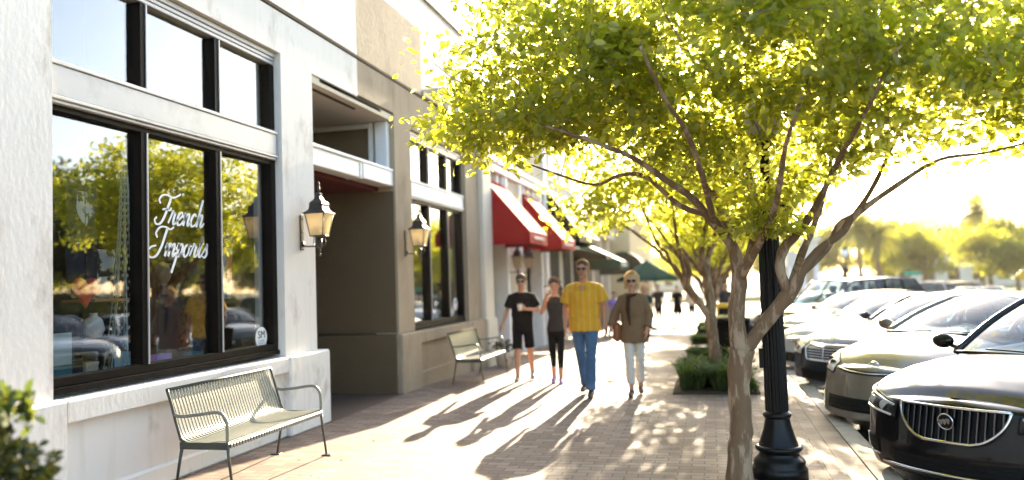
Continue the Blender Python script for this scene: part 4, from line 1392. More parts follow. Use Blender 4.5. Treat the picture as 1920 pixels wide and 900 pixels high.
# ------------------------------------------------------------------ far background
def blob_shape(rx, ry, rz, cz):
    def f(rng, n):
        L = [(rng.uniform(-.6, .6) * rx, rng.uniform(-.6, .6) * ry, cz + rng.uniform(-.5, .6) * rz, rng.uniform(.35, .6)) for _ in range(9)]
        out = []
        for i in range(n):
            l = L[rng.integers(0, 9)]
            d = rng.normal(0, 1, 3); d /= np.linalg.norm(d); r = rng.uniform(.4, 1) ** .5
            out.append((l[0] + d[0] * rx * l[3] * r, l[1] + d[1] * ry * l[3] * r, l[2] + d[2] * rz * l[3] * r))
        return np.array(out)
    return f
BL = dict(trunk=([(0, 0, -.2), (.05, 0, 1), (0, .05, 2.2)], (.24, .19, .17)),
          a=([(0, .05, 2.1), (.7, .2, 3.2), (1.5, .3, 4.2)], (.13, .10, .05)), b=([(0, .05, 2.1), (-.8, -.2, 3.2), (-1.5, .3, 4.4)], (.13, .10, .05)),
          c=([(0, .05, 2.1), (.1, -.8, 3.4), (.2, -1.3, 4.6)], (.12, .09, .05)), d=([(0, .05, 2.0), (-.1, .7, 3.5), (.1, .3, 5)], (.13, .10, .05)))
trB, crB = make_tree('far', 31, BL, blob_shape(3.2, 3.0, 2.2, 4.6), 330, 34, .26, M_leaff, M_bark, tw_r=.02)
GB = 'broad leafy trees across the car park'
tB = thing('broad_tree', 'x', 'tree', (0, 0, 0), 0, GB)
trB.parent = tB; crB.parent = tB
far = [(20.2, 66, 1.0, 0.8, .72, 'rounded yellow-green tree on the lawn at the right edge, with a thin trunk'),
       (24.0, 72, 2.0, .9, .85, 'rounded tree right of the palm crown on the right'),
       (17.6, 74, 3.0, .85, .80, 'rounded tree left of the palm crown on the right'),
       (16.2, 84, 0.6, 1.1, 1.0, 'taller tree to the right of the two palms'),
       (13.4, 88, 4.0, 1.05, 1.0, 'tree just behind the left palm trunk'),
       (18.8, 92, 5.0, .8, .7, 'low tree in front of the misty pale building'),
       (10.2, 96, 1.7, 1.0, .85, 'tree behind the white globe street lamp'),
       (6.5, 104, 2.7, 1.2, .9, 'tree behind the white columned building'),
       (2.0, 110, 3.7, 1.2, .8, 'tree beyond the far end of the pavement'),
       (-2.6, 98, 5.7, 1.2, .8, 'tree beyond the far end of the shop row'),
       (28.8, 64, .3, 1.0, .95, 'large tree beyond the right edge of the car park'),
       (33.0, 76, 1.3, 1.2, 1.1, 'broad tree beyond the far right corner of the car park'),
       (39.0, 66, 2.6, 1.2, 1.1, 'broad tree past the right edge of the view'),
       (45.0, 74, 4.4, 1.3, 1.2, 'farthest right broad tree of the row'),
       (30.0, 98, 3.3, 1.3, 1.0, 'tree behind the palm on the right'),
       (52.0, 62, 3.9, 1.3, 1.3, 'broad tree past the right edge, nearer of the last two'),
       (58.0, 70, 5.2, 1.4, 1.3, 'broad tree past the right edge, farther of the last two')]
for i, (x, y, rz, sx, sz, lb) in enumerate(far):
    o = tB if i == 0 else copy_tree(tB)
    o.location = (x, y, zg(y)); o.rotation_euler = (0, 0, rz); o.scale = (sx, sx, sz * 1.18); o['label'] = lb
OKS = [(21, 37, 1.5, 'tall dark oak in the car park past the right edge, nearest the view'), (26, 33, 1.6, 'tall dark oak past the right edge, second in its row'), (24.5, 25, 1.4, 'dark oak past the right edge opposite the second shop window'),
       (31, 41, 1.8, 'largest dark oak past the right edge'), (34, 30, 1.7, 'dark oak past the right edge, third in its row'), (29, 50, 1.7, 'dark oak past the right edge behind the largest one'), (40, 36, 1.9, 'outermost dark oak past the right edge'), (27, 20, 1.4, 'dark oak past the right edge, nearest the camera')]
for i, (x, y, sc, lb) in enumerate(OKS):
    o = copy_tree(tB)
    for c_ in o.children:
        if c_.name.startswith('crown'):
            if i == 0:
                oakmesh = c_.data.copy(); oakmesh.materials.clear(); oakmesh.materials.append(M_leafo)
            c_.data = oakmesh
    o.name = 'oak_tree'; o['group'] = 'dark oaks in the car park'
    o.location = (x, y, zg(y)); o.rotation_euler = (0, 0, i * 1.3); o.scale = (sc, sc, sc * .85); o['label'] = lb
for i, (x, y, lb) in enumerate([(18.5, 31, 'added dark bush past the right edge, nearest its oaks'), (22, 30.5, 'added dark bush past the right edge, second of its row'), (25.5, 29, 'added dark bush past the right edge, third of its row'), (29, 26.5, 'added dark bush past the right edge, fourth of its row'), (21, 43, 'added dark bush past the right edge behind the nearest oak'), (32, 23, 'added dark bush at the outer end of its row'), (25, 42, 'added dark bush past the right edge below the largest oak')]):
    b_ = thing('added_dark_bush', lb, 'bush', (x, y, zg(y) - .45), i * .9, 'added dark bushes in the car park')
    b_.scale = (.85, .7, .42)  # unseen bushes added to cover the bright strip in the window reflection
    for src, nm in ((trB, 'stems'), (crB, 'foliage')):
        q = src.copy(); q.name = nm; COL.objects.link(q); q.parent = b_
        if nm == 'foliage': q.data = oakmesh
def palm(label, x, y, h, seed, crown=2.2):
    rnd = random.Random(seed)
    t = thing('palm_tree', label, 'palm', (x, y, zg(y)), 0, 'palms beyond the parked cars')
    b = MB()
    P = [(.05 * math.sin(i), .04 * math.cos(i * 1.3), h * i / 8) for i in range(9)]
    b.tube(P, [.30, .24, .21, .20, .20, .21, .22, .26, .22], 10)
    b.build('trunk', M_bark, t)
    V, F = [], []
    k = 0
    for i in range(58):
        a = rnd.uniform(0, 6.28); el = rnd.uniform(-.7, 1.25); L = crown * rnd.uniform(.8, 1.1)
        pts = []
        for s in range(7):
            u = s / 6
            e = el - u * u * 1.1
            if s == 0: p = np.array([0, 0, h - .1])
            else: p = pts[-1] + np.array([math.cos(a) * math.cos(e), math.sin(a) * math.cos(e), math.sin(e)]) * L / 6
            pts.append(p)
        sidev = np.array([-math.sin(a), math.cos(a), 0])
        for s in range(1, 7):
            wd = crown * .20 * math.sin(math.pi * min(1, s / 6.5)) ** .6
            for sg in (-1, 1):
                for q in range(3):
                    p = pts[s - 1] + (pts[s] - pts[s - 1]) * q / 3
                    d = (pts[s] - pts[s - 1]); d = d / np.linalg.norm(d)
                    tip = p + sidev * sg * wd + d * wd * .7 - np.array([0, 0, wd * .35])
                    V += [p, p + d * .12, tip]; F.append((k, k + 1, k + 2)); k += 3
    np_mesh('fronds', V, F, M_palm, t)
palm('left palm with a thick trunk behind the dark blue estate car', 11.95, 70, 6.2, 1, 3.0)
palm('right-hand palm trunk of the pair behind the dark blue estate car', 13.4, 70.5, 5.6, 2, 2.8)
palm('tall palm rising above the rounded trees on the right', 23.2, 78, 7.6, 3, 3.0)
# white columned building and misty tower
t = thing('columned_building', 'pale building with thick columns left of the palms', 'building', (7.2, 62, -1.06))
b = MB(); b.box(-1.6, .6, 0, 6, 3.1, 4.9); b.box(-1.8, .8, -.2, 6, 4.9, 5.2); b.build('wall', M_pale, t)
b = MB()
for x in (-1.4, -.5, .42): MB().bbox(x - .16, x + .16, .1, .45, 0, 3.1, .02).build('column', M_whiter, t)
b = MB(); b.box(-1.6, .6, 3, 6, 0, 3.098); b.build('back_wall', M_beige, t)
t = thing('distant_tower', 'misty pale tower block far behind the trees', 'building', (37, 152, -1.06))
b = MB(); b.box(-3.4, 3.4, -3, 3, 0, 10.5); b.box(-2, 2, -2, 2, 10.5, 11.6); b.build('wall', mat('blue_grey_wall', (.40, .44, .48), .8, var=.1), t)
for i in range(5):
    for k in range(5): MB().box(-2.9 + k * 1.25, -2.1 + k * 1.25, -3.04, -3.0, 1 + i * 1.8, 2.1 + i * 1.8).build('window', M_dark, t)
for (x0, x1, y0, h_, lb, mm) in ((24, 44, 118, 5.5, 'long low pale building behind the right-hand trees', M_pale), (-30, -4.2, 150, 6, 'low building closing the view down the street', M_beige)):
    t = thing('low_building', lb, 'building', ((x0 + x1) / 2, y0, -1.06))
    hw_ = (x1 - x0) / 2
    MB().box(-hw_, hw_, 0, 10, 0, h_).build('wall', mm, t)
    MB().box(-hw_ - .3, hw_ + .3, -.4, 10.3, h_, h_ + .5).build('roof', M_tan, t)
    x = -hw_ + 1
    while x < hw_ - 2: MB().box(x, x + 1.4, -.06, -.002, .9, 2.6).build('window', M_dark, t); x += 3
# street bits in the distance
def sign(name, label, x, y, h, shape, m, m2=None):
    t = thing(name, label, 'sign', (x, y, zg(y)))
    MB().tube([(0, 0, 0), (0, 0, h)], .035, 6).build('pole', M_alum, t)
    b = MB()
    if shape == 'diamond': b.prism([(-.4, h), (0, h + .4), (.4, h), (0, h - .4)], 'y', -.06, -.04)
    else: b.box(-.55, .55, -.06, -.04, h - .15, h + .15)
    b.build('panel', m, t)
m_yel = mat('yellow_sign', (.80, .45, .02), .5)
m_grs = mat('green_sign', (.03, .30, .16), .5)
sign('warning_sign', 'yellow diamond sign below the palm on the right', 18.9, 56, 1.9, 'diamond', m_yel)
sign('street_sign', 'small green street name sign above the far white cars', 14.0, 62, 2.3, 'rect', m_grs)
sign('warning_sign', 'small yellow sign at the foot of the left palm', 11.4, 62, 1.4, 'diamond', m_yel)
lg = copy_tree(lp); lg.location = (7.72, 50, zg(50) - .5); lg.scale = (1.35, 1.35, 1.38); lg['label'] = 'distant street lamp with a white globe left of the palms'
t = thing('newspaper_box', 'yellow newspaper box beside the litter bin further along', 'newspaper box', (.35, 21.2, zg(21.2)))
MB().bbox(-.22, .22, -.2, .2, .35, 1.1, .03).build('box', m_yel, t)
MB().tube([(0, 0, 0), (0, 0, .36)], .04, 8).lathe([(.2, 0), (.18, .03)], 12).build('post', M_black, t)
MB().box(-.16, .16, -.206, -.201, .7, 1.0).build('window', M_dark, t)
# ------------------------------------------------------------------ parked cars
def paint(name, col, metal=0.0, rough=.35):
    return mat(name, col, rough, metal=metal, spec=.15, coat=.8)
P_black = mat('black_car_paint', (.004, .004, .005), .3, spec=.1, coat=.6)
P_gold = paint('pewter_car_paint', (.20, .175, .14), .5, .35)
P_silver = paint('silver_car_paint', (.42, .42, .42), .6, .32)
P_white = paint('white_car_paint', (.55, .55, .54))
P_navy = paint('navy_car_paint', (.012, .018, .035))
P_olive = paint('olive_car_paint', (.06, .06, .045), .3)
P_tan = paint('tan_car_paint', (.28, .21, .13), .4)
M_chrome = mat('chrome', (.72, .72, .72), .10, metal=1.0)
M_dchrome = mat('dark_chrome', (.13, .13, .14), .22, metal=1.0)
M_carglass = glass_mat('car_glass', (.74, .88, .94), 1.5)
M_darkglass = glass_mat('dark_car_glass', (.30, .36, .42), 1.5)
M_lens = glass_mat('headlight_lens', (.92, .93, .93), 1.5)
M_tyre = mat('tyre_rubber', (.018, .018, .018), .8, bump=.1)
M_trim = mat('black_plastic', (.010, .010, .010), .6, spec=.12)
M_seat = mat('grey_seat', (.34, .33, .31), .85)
M_refl = mat('lamp_reflector', (.72, .72, .70), .35, metal=.35)
M_amber = mat('amber_lens', (.75, .25, .02), .3)

def smooth_tab(tab, xs, k=.06):
    X = np.array([p[0] for p in tab], float); Y = np.array([p[1] for p in tab], float)
    off = np.linspace(-2, 2, 9)
    wts = np.exp(-off ** 2)
    acc = sum(w_ * np.interp(xs + o * k / 1.4, X, Y) for w_, o in zip(wts, off))
    return acc / wts.sum()

def make_car(name, label, loc, rz, P, group='cars parked at the kerb', cat='car'):
    """local frame: +x rearwards from the nose, y lateral, z up from the road. P: parameters"""
    t = thing(name, label, cat, loc, rz, group)
    L = P['L']; Wd = P['W'] / 2
    paint_ = P['paint']
    wf, wr, rw = P['wf'], P['wr'], P.get('rw', .33)
    xs = sorted(set([round(v, 3) for v in list(np.linspace(0, .3, 9)) + list(np.linspace(.3, L - .3, 40)) + list(np.linspace(L - .3, L, 8)) + [wf + rw * 1.16 * c for c in np.cos(np.linspace(0, math.pi, 15))] + [wr + rw * 1.16 * c for c in np.cos(np.linspace(0, math.pi, 15))]]))
    xs = np.array(xs)
    hw = smooth_tab(P['hw'], xs, .04)
    zc = smooth_tab(P['zc'], xs, .05)
    zs = smooth_tab(P['zs'], xs, .05)
    zb = smooth_tab(P['zb'], xs, .03)
    ra = rw * 1.14
    zw = rw
    def section(i):
        x = xs[i]; h = hw[i]; b_ = zb[i]; s_ = zs[i]; c_ = zc[i]
        ar = 0
        for xw in (wf, wr):
            if abs(x - xw) < ra: ar = max(ar, zw + math.sqrt(ra * ra - (x - xw) ** 2))
        m = b_ + (s_ - b_) * .45
        pts = [(h * .30, b_), (h * .86, b_ + .0), (h * .955, b_ + .05), (h * .985, b_ + .14), (h * .995, m), (h * 1.0, s_ - .10), (h * .985, s_ - .035), (h * .93, s_ + .25 * (c_ - s_)), (h * .72, s_ + .62 * (c_ - s_)), (h * .4, s_ + .9 * (c_ - s_)), (h * .12, c_)]
        pts = crom(pts, 3)
        out = []
        for (a, z) in pts:
            out.append((a, max(z, ar) if z < ar + 0 else z))
        return out
    SEC = [section(i) for i in range(len(xs))]
    nl = len(SEC[0])
    bow, rake = P.get('bow', .12), P.get('rake', .10)
    def cap(j, tt, sec, x0, sgn):
        y0, z0 = sec[j]
        zref = P.get('zref', .45)
        bx = bow * (1 - tt * tt) * (0.6 + .4 * min(1, abs(y0) / (Wd * .6)))
        return (x0 - sgn * bx, tt * y0, z0)
    b = MB()
    full = []
    for i in range(len(xs)):
        full.append([(xs[i], -a, z) for a, z in SEC[i]] + [(xs[i], a, z) for a, z in SEC[i]][::-1])
    # nose lean: shift x with height near the nose
    def lean(x, z):
        k = max(0, 1 - x / .5)
        return x + rake * k * (z - .35) * 1.0 + P.get('chin', 0) * k * max(0, .40 - z)
    full = [[(lean(p[0], p[2]), p[1], p[2]) for p in r] for r in full]
    b.grid(full)
    # bottom pan edge to edge is left open (dark underbody below)
    cols = np.linspace(-1, 1, 21)
    nose = [[(lambda q: (lean(q[0], q[2]), q[1], q[2]))(cap(j, tt, SEC[0], xs[0], 1)) for tt in cols] for j in range(nl)]
    b.grid(nose)
    tail = [[cap(j, tt, SEC[-1], xs[-1], -1) for tt in cols] for j in range(nl)]
    b.grid(tail)
    body = b.build('body', paint_, t)
    # surface lookup: side s, level fraction, u (<1 along nose, >1 -> station x = u-1)
    zl = [p[1] for p in SEC[0]]
    def nose_pt(y, z, off=0.0):
        """point on the nose fascia at lateral y and height z"""
        j = int(np.argmin([abs(q - z) for q in zl]))
        # interpolate level
        jj = np.interp(z, zl, range(nl)) if all(np.diff(zl) >= -1e-6) else j
        j0 = int(min(nl - 2, math.floor(jj))); f = jj - j0
        yw = SEC[0][j0][0] * (1 - f) + SEC[0][j0 + 1][0] * f
        if abs(y) <= yw:
            tt = y / yw
            x = -bow * (1 - tt * tt) * (0.6 + .4 * min(1, yw / (Wd * .6)))
        else:
            # continue onto the side: find station where section half width at this z reaches |y|
            x = None
            for i in range(1, len(xs)):
                zz = [q[1] for q in SEC[i]]
                w0 = np.interp(z, zz, [q[0] for q in SEC[i]])
                if w0 >= abs(y):
                    zz0 = [q[1] for q in SEC[i - 1]]
                    w1 = np.interp(z, zz0, [q[0] for q in SEC[i - 1]])
                    ff = (abs(y) - w1) / (w0 - w1 + 1e-9)
                    x = xs[i - 1] + (xs[i] - xs[i - 1]) * max(0, min(1, ff)); break
            if x is None: x = .5
        return Vector((lean(x, z) - off, y, z))
    def patch(poly_fn, nu, nv, off, name_, m, parent=t, thick=.0):
        """poly_fn(u,v) -> (y,z) ; drapes a grid on the nose"""
        rows = []
        for i in range(nu + 1):
            r = []
            for k in range(nv + 1):
                y, z = poly_fn(i / nu, k / nv)
                p = nose_pt(y, z, off)
                # push sideways too near the corner
                sgn = 1 if y > 0 else -1
                p.y += sgn * off * .6 * min(1, max(0, (abs(y) - Wd * .6) / (Wd * .3)))
                r.append(tuple(p))
            rows.append(r)
        bb_ = MB().grid(rows)
        return bb_.build(name_, m, parent, fixn=False)
    # grille
    G = P.get('grille')
    if G:
        def gy(z):       # half width of grille opening as function of height fraction
            f = (z - G['z0']) / (G['z1'] - G['z0'])
            f = max(0, min(1, f))
            return G['w0'] + (G['w1'] - G['w0']) * (math.sin(f * math.pi / 2) ** G.get('pw', .5))
        g0 = patch(lambda u, v: ((2 * u - 1) * gy(G['z0'] + v * (G['z1'] - G['z0'])), G['z0'] + v * (G['z1'] - G['z0'])), 24, 8, .006, 'grille', M_trim)
        loop = []
        for k in range(17):
            z = G['z0'] + (G['z1'] - G['z0']) * k / 16; loop.append((gy(z), z))
        loop = [(-a, z) for a, z in loop[::-1]] + [(a, z) for a, z in [( -gy(G['z0']) + 2 * gy(G['z0']) * k / 8, G['z0']) for k in range(1, 8)]] + loop
        b = MB()
        top = [(gy(G['z1']) * (1 - 2 * k / 16), G['z1']) for k in range(0, 17)]
        b.tube([tuple(nose_pt(a, z, .016)) for a, z in loop + top[1:]], G.get('fr', .011), 6)
        b.build('grille_frame', M_chrome, g0)
        b = MB()
        if G['kind'] == 'vertical':
            nb = G['n']
            for k in range(nb):
                y = (2 * (k + .5) / nb - 1) * gy(G['z1']) * .98
                zz0 = G['z0']
                while gy(zz0) < abs(y) + .004 and zz0 < G['z1']: zz0 += .004
                if G['z1'] - zz0 < .03: continue
                zsq = np.linspace(zz0 + .004, G['z1'] - .006, 6)
                V, F = [], []
                for z in zsq:
                    p = nose_pt(y, z, 0)
                    bul = .022 + .012 * (z - zz0) / (G['z1'] - zz0)
                    V += [(p.x - .006, y - .011, z), (p.x - bul, y - .005, z), (p.x - bul, y + .005, z), (p.x - .006, y + .011, z)]
                for i in range(5):
                    for j in range(3): F.append((i * 4 + j, i * 4 + j + 1, i * 4 + j + 5, i * 4 + j + 4))
                b.add(V, F)
            b.build('vertical_bars', M_dchrome, g0)
        else:
            nb = G['n']
            for k in range(nb):
                z = G['z0'] + (G['z1'] - G['z0']) * (k + .5) / nb
                w_ = gy(z) * .98
                b.tube([tuple(nose_pt(-w_ + 2 * w_ * i / 10, z, .014)) for i in range(11)], G.get('br', .007), 5, flat=(1, .8))
            if G.get('mid'): b.tube([tuple(nose_pt(0, z, .018)) for z in np.linspace(G['z0'], G['z1'], 5)], .008, 5)
            b.build('horizontal_bars', M_chrome, g0)
    E_ = P.get('emblem')
    if E_:
        z, r_, kind = E_
        p = nose_pt(0, z, P.get('emb_off', .030))
        eo = empty('emblem', tuple(p)); eo.parent = t
        eo.rotation_euler = (0, P.get('emb_tilt', -.15), 0)
        b = MB()
        ring = [(0, r_ * math.cos(a), r_ * P.get('emb_sq', 1) * math.sin(a)) for a in np.linspace(0, 2 * math.pi, 33)]
        b.tube(ring, r_ * .09, 6, cap=False)
        b.build('ring', M_chrome, eo)
        if kind == 'shields':
            MB().lathe([(r_ * .96, .004), (r_ * .96, -.002)], 28, (0.004, 0, 0), 'x').build('backing', M_trim, eo)
            b = MB()
            for k, oy in enumerate((-.46, 0, .46)):
                oz = .10 * (k - 1) * -1
                sh = [(-.22, .34), (.26, .42), (.22, -.05), (.02, -.42), (-.20, -.12)]
                b.prism([((oy + a) * r_, (c + oz) * r_) for a, c in sh], 'x', -.010 - .002 * k, -.002)
            b.build('shields', M_chrome, eo)
        elif kind == 'ovals':
            b = MB()
            for (ry_, rz_, cz_) in ((.42, .55, 0), (.78, .28, .25)):
                b.tube([(0, ry_ * r_ * math.cos(a), (cz_ + rz_ * math.sin(a)) * r_ * .7) for a in np.linspace(0, 2 * math.pi, 25)], r_ * .08, 5, cap=False)
            b.build('ovals', M_chrome, eo)
        elif kind == 'star':
            b = MB()
            for a in (90, 210, 330): b.tube([(0, 0, 0), (0, r_ * math.cos(R(a)), r_ * math.sin(R(a)))], [r_ * .12, r_ * .04], 4)
            b.build('star', M_chrome, eo)
    # headlights, both sides
    H = P['head']      # y0,y1 (inner, outer), inner z lo/hi, outer z lo/hi
    for s in (-1, 1):
        def hf(u, v, s=s):
            y = H['y0'] + (H['y1'] - H['y0']) * u
            sw = u ** H.get('curve', 1.3)
            zl_ = H['zi'][0] + (H['zo'][0] - H['zi'][0]) * sw
            zh_ = H['zi'][1] + (H['zo'][1] - H['zi'][1]) * sw
            return s * y, zl_ + (zh_ - zl_) * v
        det = P.get('head_detail')
        ho = patch(hf, 12, 5, .008, 'headlight', M_trim if det else M_refl)
        if det:
            b = MB()
            for v_, a_, c_ in ((.86, .05, .97), (.10, .10, .80)):
                b.tube([tuple(nose_pt(*hf(u, v_), .018)) for u in np.linspace(a_, c_, 12)], .010, 5)
            b.build('light_strip', M_refl, ho)
        for (u, rr_) in ((.30, .042), (.62, .036)):
            y, z = hf(u, .5)
            p = nose_pt(y, z, .016)
            MB().lathe([(rr_, .012), (rr_ * .98, 0), (rr_ * .7, .006), (rr_ * .55, .004)], 16, tuple(p), 'x').build('projector', M_refl if det else M_dchrome, ho)
        rows = []
        for i in range(13):
            r = []
            for k in range(6):
                y, z = hf(i / 12, k / 5)
                e = math.sin(math.pi * i / 12) * math.sin(math.pi * k / 5)
                p = nose_pt(y, z, .012 + .022 * e ** .5)
                r.append(tuple(p))
            rows.append(r)
        MB().grid(rows).build('lens', M_lens, ho, fixn=False)
        edge = [hf(u, 0) for u in np.linspace(0, 1, 9)] + [hf(1, v) for v in (.5, 1)] + [hf(u, 1) for u in np.linspace(1, 0, 9)] + [hf(0, .5), hf(0, 0)]
        MB().tube([tuple(nose_pt(y, z, .012)) for y, z in edge], .006, 4).build('bezel', M_trim, ho)
    # lower intake(s)
    I = P.get('intake')
    if I:
        o_ = patch(lambda u, v: ((2 * u - 1) * (I['w'] * (1 - .10 * (1 - v))), I['z0'] + v * (I['z1'] - I['z0'])), 18, 4, .006, 'lower_intake', M_trim)
        b = MB()
        for k in range(3):
            z = I['z0'] + (I['z1'] - I['z0']) * (k + .5) / 3
            b.tube([tuple(nose_pt(-I['w'] * .9 + 1.8 * I['w'] * i / 8, z, .010)) for i in range(9)], .005, 4)
        b.build('intake_slats', M_trim, o_)
        if I.get('chrome'):
            z = I['z0'] - .012
            MB().tube([tuple(nose_pt(-I['w'] * 1.15 + 2.3 * I['w'] * i / 12, z, .012)) for i in range(13)], .012, 5).build('chrome_strip', M_chrome, t)
    Fg = P.get('fog')
    if Fg:
        for s in (-1, 1):
            fo = patch(lambda u, v, s=s: (s * (Fg['y0'] + (Fg['y1'] - Fg['y0']) * u), Fg['z0'] + (Fg['z1'] - Fg['z0']) * v), 6, 4, .006, 'fog_lamp_recess', M_trim)
            if Fg.get('chrome'):
                MB().tube([tuple(nose_pt(s * y, z, .012)) for y, z in ((Fg['y0'] - .02, Fg['z0'] - .005), ((Fg['y0'] + Fg['y1']) / 2, Fg['z0'] - .012), (Fg['y1'] + .0, Fg['z0'] + .03), (Fg['y1'] + .02, Fg['z1']))], .009, 5).build('chrome_strip', M_chrome, fo)
    if P.get('slot'):       # slim upper slot with chrome bar under the hood edge
        z0, z1, w_ = P['slot']
        o_ = patch(lambda u, v: ((2 * u - 1) * w_, z0 + v * (z1 - z0) + .03 * (abs(2 * u - 1)) ** 2), 20, 2, .006, 'upper_slot', M_trim)
        MB().tube([tuple(nose_pt((2 * u - 1) * w_ * .97, (z0 + z1) / 2 + .03 * abs(2 * u - 1) ** 2, .014)) for u in np.linspace(0, 1, 15)], .009, 5).build('chrome_strip', M_chrome, o_)
    # hood shut line: thin dark seam just behind the nose edge
    # cabin
    C = P['cab']
    xa, xt, xr, xe = C['x0'], C['x1'], C['x2'], C['x3']      # windshield base, roof start, roof end, rear glass base
    zr, wb_, wt_ = C['zr'], C['wb'], C['wt']
    zbelt = lambda x: float(np.interp(x, xs, zc)) - .015
    def belt(x): return float(np.interp(x, xs, zs)) + .55 * (float(np.interp(x, xs, zc)) - float(np.interp(x, xs, zs)))
    crown = .045
    def ws(u, v):            # u -1..1 lateral, v 0..1 up
        yb, yt = u * wb_, u * wt_ * .96
        xb = xa + .16 * u * u; xtt = xt + .07 * u * u
        z0_ = zbelt(xb) - .02 * u * u; z1_ = zr - .02 - crown * u * u
        bul = .03 * math.sin(math.pi * v)
        return (xb + (xtt - xb) * v - bul * .5, yb + (yt - yb) * v, z0_ + (z1_ - z0_) * v + bul)
    rows = [[ws(u, v) for u in np.linspace(-1, 1, 15)] for v in np.linspace(0, 1, 9)]
    MB().grid(rows).build('windscreen', P.get('glass', M_carglass), t, fixn=False)
    def rg(u, v):
        yb, yt = u * wb_ * .95, u * wt_ * .94
        xb = xe - .14 * u * u; xtt = xr - .06 * u * u
        z0_ = zbelt(xb); z1_ = zr - .03 - crown * u * u
        return (xb + (xtt - xb) * v + .03 * math.sin(math.pi * v), yb + (yt - yb) * v, z0_ + (z1_ - z0_) * v + .02 * math.sin(math.pi * v))
    rows = [[rg(u, v) for u in np.linspace(-1, 1, 11)] for v in np.linspace(0, 1, 7)]
    MB().grid(rows).build('rear_window', P.get('sglass', M_darkglass), t, fixn=False)
    # roof
    rows = []
    for k in range(13):
        s_ = k / 12
        row = []
        for u in np.linspace(-1, 1, 13):
            a_, c_ = ws(u, 1), rg(u, 1)
            x = a_[0] + (c_[0] - a_[0]) * s_
            y = (a_[1] + (c_[1] - a_[1]) * s_) * (1 + .02 * math.sin(math.pi * s_))
            z = a_[2] + (c_[2] - a_[2]) * s_ + .035 * math.sin(math.pi * s_)
            row.append((x, y, z + .004))
        rows.append(row)
    b = MB().grid(rows)
    roof = b.build('roof', P.get('roofpaint', paint_), t)
    # sides: rails and glass
    for s in (-1, 1):
        A0, A1 = ws(s, 0), ws(s, 1); R0, R1 = rg(s, 0), rg(s, 1)
        n = 14
        top, bot = [], []
        for k in range(n + 1):
            f = k / n
            x0_ = A0[0] + (R0[0] - A0[0]) * f
            x1_ = A1[0] + (R1[0] - A1[0]) * f
            yb = A0[1] + (R0[1] - A0[1]) * f + s * .03 * math.sin(math.pi * f)
            bot.append((x0_, yb + s * .0, belt(x0_) + .01))
            top.append((x1_, A1[1] + (R1[1] - A1[1]) * f + s * .012 * math.sin(math.pi * f), A1[2] + (R1[2] - A1[2]) * f + .03 * math.sin(math.pi * f)))
        rows = [[tuple(np.array(bot[k]) + (np.array(top[k]) - np.array(bot[k])) * v + np.array((0, s * .02 * math.sin(math.pi * v), 0))) for k in range(n + 1)] for v in np.linspace(0, 1, 5)]
        MB().grid(rows).build('side_window', P.get('sglass', M_darkglass), t, fixn=False)
        b = MB()
        b.tube([A0] + [ws(s, v) for v in np.linspace(.1, .9, 6)] + [A1] + top[1:-1] + [R1] + [rg(s, v) for v in np.linspace(.9, .1, 5)] + [R0], C.get('pr', .032), 8, flat=(1, .8))
        b.build('roof_pillar_rail', paint_, t)
        for f0 in C.get('pillars', (.46, .78)):
            b = MB()
            k0 = f0 * n; i0 = int(k0)
            pb = np.array(bot[i0]) + (np.array(bot[i0 + 1]) - np.array(bot[i0])) * (k0 - i0); pt = np.array(top[i0]) + (np.array(top[i0 + 1]) - np.array(top[i0])) * (k0 - i0)
            mid = (pb + pt) / 2 + np.array((0, s * .024, 0))
            b.tube([tuple(pb), tuple(mid), tuple(pt)], .030, 6, flat=(1.2, .35))
            b.build('door_pillar', M_trim, t)
        if C.get('wagon'):
            MB().tube([(p[0], p[1] * .93, p[2] + .07) for p in top[1:-1]], .016, 6).build('roof_rack', M_trim, t)
        # mirror
        mx_ = A0[0] + .22; my = s * (Wd * .985); mz = belt(mx_) + .06
        b = MB(); b.ell((mx_, my + s * .10, mz + .03), (.055, .105, .068), 12, 8); b.tube([(mx_ + .02, my - s * .04, mz - .04), (mx_ + .01, my + s * .05, mz + .0)], .02, 6)
        mo = b.build('mirror_housing', paint_, t)
        MB().lathe([(.052, 0), (.052, .004)], 14, (mx_ + .054, my + s * .10, mz + .03), 'x').build('mirror_glass', M_chrome, mo)
        # door seams + handles
        b = MB()
        for xd in C.get('doors', ()):
            zz = np.linspace(zb[20] + .15, belt(xd) - .04, 8)
            b.tube([(xd, s * (np.interp(z, [q[1] for q in SEC[int(np.argmin(abs(xs - xd)))]], [q[0] for q in SEC[int(np.argmin(abs(xs - xd)))]]) - .001), z) for z in zz], .004, 4)
        if C.get('doors'): b.build('door_seam', M_trim, t)
    # wipers
    for u0 in (-.75, .05):
        pts = [ws(u0 + .55 * k / 5, .03 + .015 * k / 5) for k in range(6)]
        MB().tube([(p[0] - .012, p[1], p[2] + .012) for p in pts], .009, 4).build('wiper', M_trim, t)
    MB().tube([tuple(np.array(ws(u, .0)) + (-.02, 0, .004)) for u in np.linspace(-1, 1, 13)], .018, 6).build('cowl_seal', M_trim, t)
    # interior
    b = MB(); b.box(xa + .25, xe - .2, -wb_ * .93, wb_ * .93, .30, belt((xa + xe) / 2) - .16)
    b.bbox(xa + .10, xa + .52, -wb_ * .88, wb_ * .88, .55, zbelt(xa) - .035, .03)
    b.build('cabin_floor_and_dash', M_trim, t)
